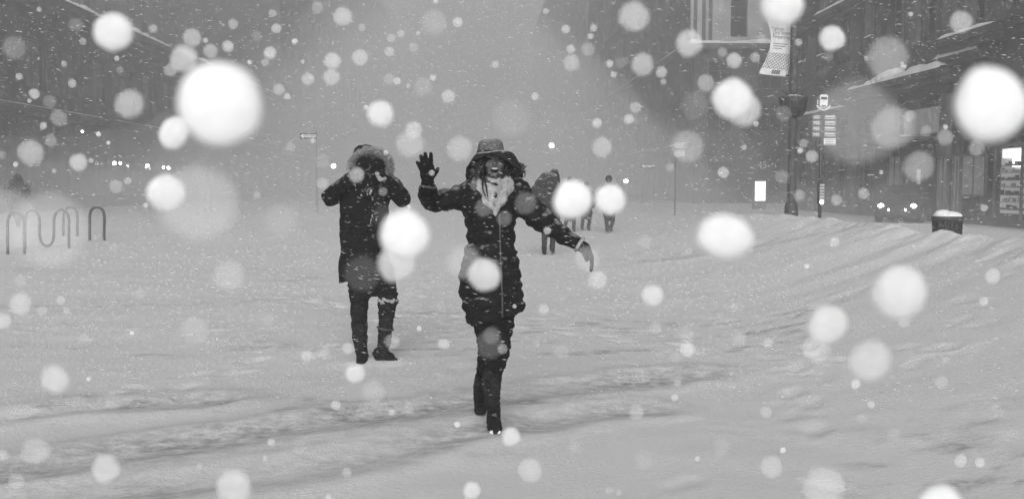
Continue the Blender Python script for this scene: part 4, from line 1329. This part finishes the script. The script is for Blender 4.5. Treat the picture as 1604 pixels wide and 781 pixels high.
limb(m, [(mp_(552, 285), .055), (mp_(516, 309, -.06), .042), (mp_(545, 280, -.22), .032), (mp_(566, 262, -.28), .03)], 4, 12)
limb(m, [(mp_(602, 285), .055), (mp_(630, 310, -.06), .042), (mp_(608, 285, -.22), .032), (mp_(590, 265, -.28), .03)], 4, 12)
limb(m, [(mp_(562, 430), .085), (mp_(562, 465), .058), (mp_(562, 492, -.01), .044), (mp_(564, 530), .036), (foot2 + Vector((0, .14, .10)), .026), (foot2 + Vector((0, .10, .05)), .022)], 4, 12)
toe = on_ground(622, 568) - Vector((0, 0, .01)); heel = on_ground(590, 562) - Vector((0, 0, .01))
limb(m, [(mp_(598, 430), .085), (mp_(607, 462), .056), (mp_(606, 480, -.01), .042), (mp_(603, 515), .034), (heel + Vector((.055, 0, .12)), .024), (heel + Vector((.07, 0, .055)), .02)], 4, 12)
m.build('body', M['skin'], man, remesh=.0065, smooth_it=2)
for s_ in (-1, 1):
    m = MB(); m.ball(hc + Vector((.01 + s_ * .03, -.092, -.022)), (.013, .007, .004), 10, 6); m.build('eye', M['dark'], man, smooth=True)
m = MB(); m.ball(hc + Vector((.012, -.098, -.075)), (.02, .006, .005), 10, 6); m.build('mouth', M['lip'], man, smooth=True)
# beanie
m = MB(); rows_ = []
bc = mp_(570.5, 247, -.01)
for j in range(11):
    t = j / 10
    rows_.append([bc + Vector((.094 * max(.002, math.cos(t * math.pi / 2) ** .6) * math.cos(a), .112 * max(.002, math.cos(t * math.pi / 2) ** .6) * math.sin(a), -.02 + .125 * math.sin(t * math.pi / 2))) for a in np.linspace(0, 2 * math.pi, 33)])
m.grid(rows_); be = m.build('beanie', M['glove'], man, smooth=True, thick=.006)
m = MB(); rr = random.Random(2)
for k in range(26):
    a = rr.uniform(-2.6, .2); t = rr.uniform(.3, .95)
    c = bc + Vector((.097 * math.cos(t * math.pi / 2) ** .6 * math.cos(a), .115 * math.cos(t * math.pi / 2) ** .6 * math.sin(a), -.018 + .127 * math.sin(t * math.pi / 2)))
    m.ball(c, (.016 * rr.uniform(.5, 1.3), .012, .004), 8, 5)
m.build('snow_crust', M['fur'], be, smooth=True)
# parka
rows = [(266, 553, 603), (275, 546, 609), (286, 540, 612), (300, 537, 612), (318, 534, 610), (335, 533, 607), (355, 533, 604), (375, 533, 604), (395, 532.5, 606), (415, 531.5, 610), (430, 531, 614), (437, 531, 616)]
bs2 = [.12, .14, .155, .16, .165, .165, .16, .16, .165, .17, .17, .165]
m = MB()
limb(m, rows_to_limb(rows, mp_, KM, bs2), 6, 36, puff=.004, puff_len=.14, side=(1, 0, 0), flat_end=True)
limb(m, [(mp_(553, 282), .085), (mp_(536, 295, -.02), .080), (mp_(517, 309, -.06), .072), (mp_(522, 303, -.13), .066), (mp_(543, 284, -.21), .058), (mp_(561, 268, -.27), .048)], 6, 20, puff=.006, puff_len=.06)
limb(m, [(mp_(600, 282), .085), (mp_(615, 293, -.02), .080), (mp_(629, 309, -.06), .076), (mp_(626, 304, -.13), .068), (mp_(609, 287, -.21), .058), (mp_(594, 272, -.27), .048)], 6, 20, puff=.006, puff_len=.06)
m.ball(mp_(581, 268, .05), (.165, .13, .15), 20, 14)
limb(m, [(mp_(560, 300, -.10), .05), (mp_(577, 304, -.13), .055), (mp_(594, 300, -.10), .05)], 5, 14)
pk = m.build('parka', M['parka'], man, remesh=.008, smooth_it=1)
fold_noise(pk, .013, 8, 5, (1, 1, 1.3))
# fur edge of the hood
m = MB(); rr = random.Random(8)
arc = spline([tuple(mp_(x, y, o)) for x, y, o in ((550, 262, -.10), (551, 251, -.10), (560, 241, -.13), (573, 236, -.16), (586, 236.5, -.17), (598, 241, -.16), (607, 250, -.14), (610, 262, -.12), (606, 276, -.10))], 7)
arc = [Vector(a) for a in arc]
for i, a in enumerate(arc):
    t = (arc[min(i + 1, len(arc) - 1)] - arc[max(i - 1, 0)]).normalized()
    for k in range(62):
        v = Vector((rr.gauss(0, 1), rr.gauss(0, 1), rr.gauss(0, 1))).normalized()
        v = (v - t * v.dot(t) * .6).normalized()
        c = a + t * rr.uniform(-.012, .012) + v * .010
        e = c + v * rr.uniform(.022, .042) + Vector((rr.uniform(0, .014), 0, rr.uniform(-.01, .004)))
        s_ = v.cross(t).normalized() * .0032; s2_ = v.cross(s_).normalized() * .0032
        m.add([c + s_, c - s_ * .5 + s2_, c - s_ * .5 - s2_, e], [(0, 1, 3), (1, 2, 3), (2, 0, 3), (0, 2, 1)])
m.tube(arc, .017, 10)
m.build('fur_trim', M['fur'], pk, smooth=True)
# snow caught in the folds of the parka
m = MB(); rr = random.Random(21)
for (x, y, o) in ((593, 277, -.30), (596, 281, -.30), (591, 272, -.31), (602, 279, -.28)):
    m.ball(mp_(x, y, o), (.022, .014, .018), 10, 7)
for k in range(16):
    x, y = rr.choice(((561, 299), (578, 302), (585, 311), (582, 345), (586, 340), (556, 296)))
    x += rr.gauss(0, 3); y += rr.gauss(0, 4)
    m.ball(mp_(x, y, -.178 if y > 315 else -.20), (.008 * rr.uniform(.4, 1.5), .008, .012 * rr.uniform(.4, 1.5)), 8, 5)
m.build('snow_crust', M['fur'], pk, remesh=.006)
# gloves over the face
for (s_, wr, tips, th) in ((1, (563, 266, -.275), ((567, 250), (572, 248), (577, 247.5), (581, 250)), (577, 262)),
                           (-1, (592, 270, -.275), ((596, 255), (591, 252), (586, 251), (581.5, 254)), (581, 266))):
    m = MB()
    w_ = mp_(*wr); bases = [((tx * .45 + wr[0] * .55) + (i - 1.5) * s_ * 1.6, (ty * .45 + wr[1] * .55)) for i, (tx, ty) in enumerate(tips)]
    pd = mp_((tips[1][0] + tips[2][0]) / 2, (tips[1][1] + tips[2][1]) / 2, -.32) - w_
    fs = []
    for (bx_, by_), (tx, ty), r_ in zip(bases, tips, (.012, .0135, .0135, .0125)):
        fs.append([(mp_(bx_, by_, -.305), r_ * 1.1), (mp_((bx_ + tx) / 2, (by_ + ty) / 2, -.325), r_), (mp_(tx, ty, -.30), r_ * .85)])
    glove(m, w_, pd, (s_, 0, .25), fs, [(mp_(wr[0] + s_ * 4, wr[1] - 3, -.29), .018), (mp_((wr[0] + th[0]) / 2 + s_ * 2, th[1], -.30), .015), (mp_(th[0], th[1] - 1, -.29), .012)], .046, .019, .075)
    m.build('glove', M['glove'], man, remesh=.004, smooth_it=1)
# trousers and tall boots
m = MB()
limb(m, [(mp_(563, 425), .095), (mp_(562.5, 445), .092), (mp_(563, 465), .080), (mp_(562.5, 485, -.02), .069), (mp_(563, 500, -.01), .062)], 6, 20)
limb(m, [(mp_(600, 425), .095), (mp_(603, 445), .092), (mp_(607.5, 462), .082), (mp_(607.5, 476, -.02), .070), (mp_(605, 492, -.01), .060)], 6, 20)
limb(m, [(mp_(578, 420), .17, .12), (mp_(580, 436), .155, .12)], 3, 20, side=(1, 0, 0))
tr = m.build('trousers', M['trouser'], man, remesh=.008, smooth_it=1); fold_noise(tr, .012, 15, 19, (1, 1, 2.0))
m = MB(); fz = foot2.z
limb(m, [(mp_(562.5, 484, -.02), .071), (mp_(563, 505), .066), (mp_(564, 530), .062), (mp_(566, 548), .050), (Vector((foot2.x, foot2.y + .14, fz + .06)), .046)], 6, 20)
limb(m, [(Vector((foot2.x, foot2.y + .15, fz + .045)), .042), (Vector((foot2.x, foot2.y + .05, fz + .05)), .046, .04), (Vector((foot2.x, foot2.y - .03, fz + .032)), .044, .026)], 5, 16, side=(1, 0, 0))
bo = m.build('boot', M['boot'], man, remesh=.007, smooth_it=1); fold_noise(bo, .009, 18, 23, (1, 1, 2))
m = MB()
ax = (toe - heel).normalized()
limb(m, [(mp_(607.5, 471, -.02), .080), (mp_(606.5, 476, -.02), .076), (mp_(605, 495), .065), (mp_(603.5, 518), .058), (mp_(602, 535), .055), (heel + Vector((.055, 0, .115)), .052), (heel + ax * .05 + Vector((0, 0, .055)), .046)], 6, 20)
limb(m, [(heel + ax * .01 + Vector((0, 0, .065)), .042, .042), (heel + ax * .10 + Vector((0, 0, .055)), .040, .044), (heel.lerp(toe, .72) + Vector((0, 0, .036)), .028, .044), (toe + Vector((0, 0, .026)), .02, .032)], 6, 16, side=(0, 0, 1))
limb(m, [(heel + ax * .015 + Vector((0, 0, .04)), .030), (heel + ax * .015 + Vector((0, 0, .008)), .028)], 3, 12)
bo2 = m.build('boot', M['boot'], man, remesh=.007, smooth_it=1); fold_noise(bo2, .009, 18, 29, (1, 1, 2))
m = MB()
cc = mp_(603.5, 514); m.tube([cc + Vector((.063 * math.cos(q), .063 * math.sin(q), -.012 * math.cos(q))) for q in np.linspace(0, 2 * math.pi, 24)], (.009), 8)
m.build('strap', M['steel'], bo2, smooth=True)
m = MB(); cc = mp_(608, 469.5, -.02)
rr = random.Random(30)
for k in range(40):
    q = rr.uniform(math.pi * .9, 2.1 * math.pi)
    m.ball(cc + Vector((.078 * math.cos(q), .078 * math.sin(q), rr.gauss(0, .010))), (.018 * rr.uniform(.4, 1), .010, .010), 7, 5)
m.build('snow_crust', M['fur'], bo2, remesh=.006)
m = MB(); m.ball(toe + Vector((.012, -.01, .026)), (.025, .035, .014), 12, 8); m.build('snow_cap', M['snow'], bo2, smooth=True)

# ---- walkers far down the street
def far_person(label, head, head_r, rows, legs, d, arms=(), hood=False, clothes='coat'):
    """head: (x, y) px; rows: coat (y, xl, xr); legs: [(hip, knee, foot px)]"""
    k = d / FPX
    fx = sum(l[2][0] for l in legs) / len(legs); fy = max(l[2][1] for l in legs)
    c = W(fx, fy, d)
    r = thing('person', label, 'person', (c.x, c.y, gz(c.x, c.y)), group='people walking far down the street')
    w = lambda x, y, o=0: W(x, y, d + o)
    m = MB(); h = w(*head)
    m.ball(h, (head_r * .78, head_r * .92, head_r * 1.12), 14, 10)
    m.ball(h + Vector((0, -head_r * .9, -.01)), (.012, .015, .02), 8, 6)
    ym = rows[0][0]; xm = (rows[0][1] + rows[0][2]) / 2
    limb(m, [(h + Vector((0, 0, -head_r * .7)), .05), (w(xm, ym + 2), .06)], 3, 10)
    limb(m, [(w((xl + xr) / 2, y), (xr - xl) / 2 * k * .75, .1) for y, xl, xr in rows], 3, 14, side=(1, 0, 0))
    for l in legs: limb(m, [(w(*l[0]), .06), (w(*l[1]), .045), (w(l[2][0], l[2][1] - 2), .035)], 4, 10)
    for a in arms: limb(m, [(w(*p), .04) for p in a], 4, 10)
    m.build('body', M['skin'], r, remesh=.02, smooth_it=1)
    m = MB()
    limb(m, [(w((xl + xr) / 2, y), (xr - xl) / 2 * k, min(.2, (xr - xl) / 2 * k * .8)) for y, xl, xr in rows], 5, 20, side=(1, 0, 0))
    for a in arms: limb(m, [(w(*p), .062) for p in a], 4, 12)
    if hood: m.ball(h + Vector((0, .04, .01)), (head_r * 1.25, head_r * 1.3, head_r * 1.4), 14, 10)
    fo = m.build('coat', M['farcloth'], r, remesh=.022, smooth_it=1)
    fold_noise(fo, .035, 5, head[0], (1, 1, 1.4))
    m = MB()
    for l in legs: limb(m, [(w(*l[0]), .085), (w(*l[1]), .065), (w(l[2][0], l[2][1] - 4), .055)], 4, 12)
    m.build('trousers', M['farcloth'], r, remesh=.02)
    for l in legs:
        p = w(*l[2]); p.z = max(p.z, gz(p.x, p.y) + .03)
        m = MB(); limb(m, [(p + Vector((0, .05, .12)), .06), (p + Vector((0, .05, .03)), .05), (p + Vector((0, -.12, .01)), .045)], 4, 12)
        m.build('boot', M['boot'], r, remesh=.018)
    if not hood:
        m = MB(); m.ball(h + Vector((0, .015, .025)), (head_r * .92, head_r * 1.05, head_r * 1.1), 14, 9); m.build('woolly_hat', M['farcloth'], r, smooth=True)
    return r
c = on_ground(857, 398)
far_person('person in a bulky hooded coat walking bent forward, just behind the waving arm', (868, 277), .10,
           [(273, 856, 877), (283, 843, 879), (296, 834, 878.5), (312, 832, 878), (330, 834, 877.5), (346, 838, 877)],
           [((853, 345), (853, 370), (852.5, 396)), ((865, 345), (866, 370), (865, 394))], depth_of(c), [((842, 290), (832, 305, -.1), (836, 326, -.2)), ((874, 290, -.1), (881, 306, -.2), (879, 326, -.3))], hood=True)
c = on_ground(893, 363); dd = depth_of(c)
far_person('distant walker with dark legs apart, first after the bulky hooded coat', (892.5, 283.5), .105,
           [(291, 884, 901), (297, 881, 904), (310, 880, 905), (326, 882, 903), (336, 883, 904)],
           [((888, 332), (887, 345), (885, 359)), ((898, 332), (899, 346), (899, 361))], dd, [((884, 296), (880, 308), (882, 320)), ((902, 296), (906, 308), (904, 320))])
far_person('smaller distant walker between the two other bare-headed figures', (918.5, 291), .10,
           [(297, 912, 926), (302, 909, 929), (314, 909, 929), (328, 911, 928), (335, 911, 928)],
           [((914, 332), (913, 345), (912, 358)), ((923, 332), (923.5, 345), (922, 359))], dd + 1, [((911, 301), (908, 312), (911, 322)), ((927, 301), (931, 310), (930, 322))])
far_person('distant walker at the far end of the row, seen under a bright snowflake', (953.5, 281), .11,
           [(288, 945, 962), (294, 940, 967), (308, 939, 969), (324, 941, 966), (336, 944, 964)],
           [((950, 333), (950, 347), (951, 362)), ((959, 333), (960, 346), (957, 361))], dd - .5, [((943, 294), (938, 308), (940, 322)), ((965, 294), (970, 306), (968, 320))])
# ------------------------------------------------------------------ falling snow
fm_ = bpy.data.materials.new('wet_snow_clump')
fm_.use_nodes = True
nt = fm_.node_tree; nt.nodes.clear()
oi = nt.nodes.new('ShaderNodeObjectInfo')
df = nt.nodes.new('ShaderNodeBsdfDiffuse'); df.inputs['Color'].default_value = (.95, .95, .95, 1)
tl = nt.nodes.new('ShaderNodeBsdfTranslucent'); tl.inputs['Color'].default_value = (.95, .95, .95, 1)
m1 = nt.nodes.new('ShaderNodeMixShader'); m1.inputs[0].default_value = 0.25
nt.links.new(df.outputs[0], m1.inputs[1]); nt.links.new(tl.outputs[0], m1.inputs[2])
tp_ = nt.nodes.new('ShaderNodeBsdfTransparent')
m2 = nt.nodes.new('ShaderNodeMixShader')
ns = nt.nodes.new('ShaderNodeTexNoise'); ns.inputs['Scale'].default_value = 1.6; ns.inputs['Detail'].default_value = 2
tcn = nt.nodes.new('ShaderNodeTexCoord'); nt.links.new(tcn.outputs['Object'], ns.inputs['Vector'])
mrn = nt.nodes.new('ShaderNodeMapRange'); mrn.inputs['To Min'].default_value = .8; mrn.inputs['To Max'].default_value = 1.2
nt.links.new(ns.outputs['Fac'], mrn.inputs['Value'])
mm_ = nt.nodes.new('ShaderNodeMath'); mm_.operation = 'MULTIPLY'; mm_.use_clamp = True
nt.links.new(oi.outputs['Alpha'], mm_.inputs[0]); nt.links.new(mrn.outputs[0], mm_.inputs[1])
nt.links.new(mm_.outputs[0], m2.inputs[0])          # how dense the clump of crystals is
nt.links.new(tp_.outputs[0], m2.inputs[1]); nt.links.new(m1.outputs[0], m2.inputs[2])
mo = nt.nodes.new('ShaderNodeOutputMaterial'); nt.links.new(m2.outputs[0], mo.inputs[0])

flake_meshes = []
for v in range(8):
    bm = bmesh.new(); bmesh.ops.create_icosphere(bm, subdivisions=3, radius=1)
    for q in bm.verts:
        n_ = q.co.normalized()
        q.co *= 1 + .10 * mnoise.noise(n_ * 1.3 + Vector((v * 9, 0, 0))) + .035 * mnoise.noise(n_ * 4 + Vector((v * 5, 3, 0)))
    me = bpy.data.meshes.new('snowflake'); bm.to_mesh(me); bm.free()
    me.materials.append(fm_)
    me.polygons.foreach_set('use_smooth', [True] * len(me.polygons))
    flake_meshes.append(me)
FL = [(347,163,66,1.0),(1550,165,61,1),(178,50,30,.93),(273,209,24,.97,'e'),(260,302,29,.95),(596,178,21,.8),(634,367,39,1),(621,412,30,.7),(759,430,26,.8),
(897,313,32,.99),(956,312,25,.97),(1136,371,42,.97,'w'),(1147,155,32,.93),(1166,172,26,.6),(1225,8,33,.98),(1303,60,20,.8),(1409,457,43,.85),(1296,508,33,.85),
(1363,564,34,.52),(1280,547,22,.3),(1471,795,38,.97),(1022,462,17,.65),(993,26,24,.45),(1079,68,21,.5),(1007,101,18,.42),(288,92,22,.5),(301,59,14,.4),
(203,163,23,.42),(48,239,20,.4),(123,254,14,.5),(86,593,23,.5),(166,733,22,.5),(367,762,28,.5),(56,706,22,.3),(32,476,18,.42),(359,432,24,.25),(305,516,22,.17),
(557,585,16,.7),(585,612,19,.18),(800,683,15,.7),(831,736,19,.35),(739,767,14,.6),(936,438,15,.4),(720,233,20,.3),(642,225,22,.3),(648,203,13,.45),(680,35,20,.16),
(662,136,15,.14),(801,185,30,.09),(537,26,15,.42),(564,90,13,.4),(521,96,13,.5),(519,121,13,.4),(717,35,8,.42),(423,83,10,.5),(1390,90,32,.28),(1399,200,33,.3),
(1505,35,18,.42),(1439,260,24,.28),(1077,230,26,.28),(1342,190,68,.17),(1106,130,14,.3),(1150,95,12,.48),(1088,165,22,.09),(1183,90,8,.3),(1036,113,9,.42),
(312,317,61,.27),(15,345,50,.24),(76,360,60,.24),(442,345,27,.1),(1077,547,12,.5),(1074,524,13,.15),(1158,530,11,.18),(1203,537,9,.28),(1555,432,13,.42),
(1416,503,10,.3),(997,645,12,.25),(1057,622,6,.42),(1200,645,9,.25),(1340,601,8,.5),(1209,730,18,.3),(1290,762,33,.33),(1505,721,11,.4),(1535,724,8,.42),
(1475,598,11,.2),(727,410,28,.25),(568,428,28,.07),(770,525,14,.13),(920,405,20,.25),(26,752,14,.25),(5,712,9,.3),(425,692,6,.4),(526,634,8,.4),(695,538,9,.42),
(480,557,9,.3),(508,553,9,.2),(54,147,8,.5),(267,110,10,.3),(357,73,9,.5),(182,292,11,.25),(200,283,6,.3),(22,75,18,.15),(92,185,13,.22),(68,197,6,.42),
(80,220,10,.22),(78,159,10,.14),(505,287,9,.25),(930,44,6,.42),(886,46,7,.42),(925,57,5,.4),(894,77,7,.4),(921,77,11,.2),(955,100,6,.5),(961,117,5,.4),
(838,151,6,.42),(985,187,8,.5),(995,168,9,.3),(935,193,8,.5),(1133,270,9,.42),(1310,313,9,.3),(1353,303,9,.3),(1307,379,8,.4),(427,21,6,.3),(433,45,8,.4),
(415,98,6,.25),(437,140,9,.3),(450,151,5,.42),(567,43,6,.25),(613,60,7,.25),(628,53,6,.3),(610,81,8,.3),(610,124,9,.18),(622,127,6,.42),(776,101,6,.3),
(678,122,5,.4),(497,12,9,.2),(855,18,5,.3),(1252,306,9,.22),(1228,178,13,.12),(1425,182,9,.3),(1480,215,13,.25),(1530,232,12,.25),(1010,378,11,.15),
(758,325,14,.15),(745,290,9,.15),(823,318,18,.13),(790,342,12,.14),(600,300,7,.2),(603,340,20,.05),(545,545,10,.4),(765,540,22,.09),(787,546,8,.25),
(490,220,5,.3),(455,230,8,.15),(505,252,12,.12),(330,80,11,.35),(240,45,7,.3),(130,65,6,.25),(100,100,5,.3),(365,38,8,.3),(940,310,6,.25),(1060,560,9,.12),
(880,550,12,.1),(690,480,9,.1),(420,500,10,.12),(220,460,9,.12),(95,470,7,.3),(66,486,8,.22),(104,487,5,.3),(640,640,9,.12),(470,700,12,.1),(890,640,12,.1),(1000,590,14,.08),(1010,720,16,.1),(900,700,10,.12),(1130,700,14,.1),(1400,680,12,.12),(1350,655,9,.15),(1560,640,10,.1)]
rr = random.Random(99)
while len(FL) < 262:
    x, y = rr.uniform(0, 1604), rr.uniform(0, 781)
    if rr.random() < .35: y = rr.uniform(0, 300)
    r_ = min(16, 3.2 + rr.expovariate(1 / 3.2))
    if any(math.hypot(x - f_[0], y - f_[1]) < (r_ + f_[2]) * .9 for f_ in FL): continue
    FL.append((x, y, r_, rr.uniform(.10, .42) if r_ > 5 else rr.uniform(.25, .65)))

def zone(x, y):
    if y < 210:
        if x < 170: return 'over the louvred low building'
        if x < 330: return 'over the low building cornice'
        if x < 470: return 'past the low building'
        if x < 640: return 'above the parka wearer'
        if x < 740: return 'above the waving glove'
        if x < 830: return 'above the hat'
        if x < 960: return 'above the distant walkers'
        if x < 1085: return 'over the grey block'
        if x < 1190: return 'over the corner building'
        if x < 1262: return 'at the banner'
        if x < 1340: return 'by the bus stop sign'
        return 'over the shop building ledges'
    if y < 400:
        if x < 180: return 'over the bike racks'
        if x < 330: return 'past the lone hoop rack'
        if x < 490: return 'under the one-way arrow sign'
        if x < 650: return 'beside or over the parka'
        if x < 720: return 'under the waving glove'
        if x < 830: return 'over the hat wearer'
        if x < 1000: return 'over the distant walkers'
        if x < 1180: return 'before the thin sign pole'
        if x < 1330: return 'by the foot of the lamp post'
        return 'before the shop front'
    if y < 600:
        if x < 250: return 'on snow below the bike racks'
        if x < 520: return 'on snow beside the parka wearer'
        if x < 650: return "at the parka wearer's legs"
        if x < 720: return 'between the two walkers'
        if x < 830: return 'at the quilted coat skirt'
        if x < 1120: return 'below the lowered glove'
        return 'over the snow bank foot'
    if x < 300: return 'over the longest wheel rut'
    if x < 600: return 'over the ruts below the parka'
    if x < 900: return 'around the front boot'
    if x < 1200: return 'past the front boot'
    return 'in the near snow corner'
ORD = ['first', 'second', 'third', 'fourth', 'fifth', 'sixth', 'seventh', 'eighth', 'ninth', 'tenth', 'eleventh', 'twelfth', 'thirteenth', 'fourteenth', 'fifteenth', 'sixteenth', 'seventeenth', 'eighteenth', 'nineteenth', 'twentieth']
desc = {}
for i, f_ in enumerate(FL):
    x, y, r_, a = f_[:4]
    size = 'huge' if r_ > 45 else 'large' if r_ > 27 else 'mid-sized' if r_ > 15 else 'small' if r_ > 7 else 'tiny'
    br = 'solid white' if a > .9 else 'bright' if a > .6 else 'pale' if a > .33 else 'faint' if a > .15 else 'barely visible'
    desc.setdefault((br, size, zone(x, y)), []).append(i)
labels = {}
for (br, size, z), ids in desc.items():
    ids.sort(key=lambda i: FL[i][0])
    for j, i in enumerate(ids):
        labels[i] = '%s %s snowflake %s' % (br, size, z) + ('' if len(ids) == 1 else ', %s such from the left' % ORD[j])
for i, f_ in enumerate(FL):
    x, y, r_, a = f_[:4]
    s_ = float(np.interp(r_, (3, 12, 30, 70), (.0055, .0065, .0075, .0100)))
    d = s_ / (2 * r_ / FPX)
    o = bpy.data.objects.new('snowflake', flake_meshes[i % 8]); COL.objects.link(o)
    o.location = W(x, y, d)
    sc_v = [s_ / 2, s_ / 2 * .5, s_ / 2]
    rot = (R(rr.uniform(-12, 12)), 0, R(rr.uniform(-12, 12)))
    if len(f_) > 4 and f_[4] == 'e': sc_v = [s_ / 2 * .92, s_ / 2 * .5, s_ / 2 * 1.12]; rot = (0, R(25), 0)
    elif len(f_) > 4: sc_v = [s_ / 2 * 1.07, s_ / 2 * .5, s_ / 2 * .86]; rot = (0, R(12), 0)
    o.scale = sc_v; o.rotation_euler = rot
    o.color = (1, 1, 1, 1.0 if a > .985 else 1 - math.sqrt(1 - a))
    tag(o, labels[i], 'snowflake', 'snowflakes drifting close by')

# the countless finer flakes between here and the houses, driven by the wind
rs = np.random.RandomState(5)
N = 90000
u = rs.rand(N)
dist = 3.2 + 34 * u ** 1.1
ang = rs.uniform(-.62, .62, N)
fx_, fy_ = dist * np.sin(ang) * 1.15, dist * np.cos(ang)
fz_ = CAM_Z + dist * rs.uniform(-.22, .26, N)
keep = fz_ > 0.05
keep &= ~((np.abs(fx_) < .9) & (np.abs(fy_ - 5.9) < .45)) 
fx_, fy_, fz_ = fx_[keep], fy_[keep], fz_[keep]
V, Fc = [], []
base_v = np.array([(1, 0, 0), (-1, 0, 0), (0, 1, 0), (0, -1, 0), (0, 0, 1), (0, 0, -1)], float)
base_f = np.array([(0, 2, 4), (2, 1, 4), (1, 3, 4), (3, 0, 4), (2, 0, 5), (1, 2, 5), (3, 1, 5), (0, 3, 5)])
n = len(fx_)
sz = rs.uniform(.0005, .0015, n) * (1 + .075 * np.hypot(fx_, fy_))
el = rs.uniform(2, 8, n)
verts = base_v[None] * np.stack([sz * el, sz, sz], -1)[:, None, :]
th_ = rs.normal(-.10, .16, n)
vx = verts[..., 0] * np.cos(th_)[:, None] - verts[..., 2] * np.sin(th_)[:, None]
vz = verts[..., 0] * np.sin(th_)[:, None] + verts[..., 2] * np.cos(th_)[:, None]
P_ = np.stack([vx + fx_[:, None], verts[..., 1] + fy_[:, None], vz + fz_[:, None]], -1).reshape(-1, 3)
Q_ = (base_f[None] + (np.arange(n) * 6)[:, None, None]).reshape(-1, 3)
me = bpy.data.meshes.new('falling_snow')
me.vertices.add(len(P_)); me.vertices.foreach_set('co', P_.ravel())
me.loops.add(Q_.size); me.loops.foreach_set('vertex_index', Q_.ravel().astype(np.int32))
me.polygons.add(len(Q_)); me.polygons.foreach_set('loop_start', np.arange(0, Q_.size, 3))
me.update(calc_edges=True)
fine = bpy.data.materials.new('fine_snow'); fine.use_nodes = True
nt = fine.node_tree; nt.nodes.clear()
df = nt.nodes.new('ShaderNodeBsdfDiffuse'); df.inputs['Color'].default_value = (.9, .9, .9, 1)
tl = nt.nodes.new('ShaderNodeBsdfTransparent'); m1 = nt.nodes.new('ShaderNodeMixShader'); m1.inputs[0].default_value = .33
nt.links.new(tl.outputs[0], m1.inputs[1]); nt.links.new(df.outputs[0], m1.inputs[2])
mo = nt.nodes.new('ShaderNodeOutputMaterial'); nt.links.new(m1.outputs[0], mo.inputs[0])
fs_ = link('falling_snow', me, fine, smooth=False)
tag(fs_, 'countless fine flakes driven sideways by the wind', 'falling snow', kind='stuff')
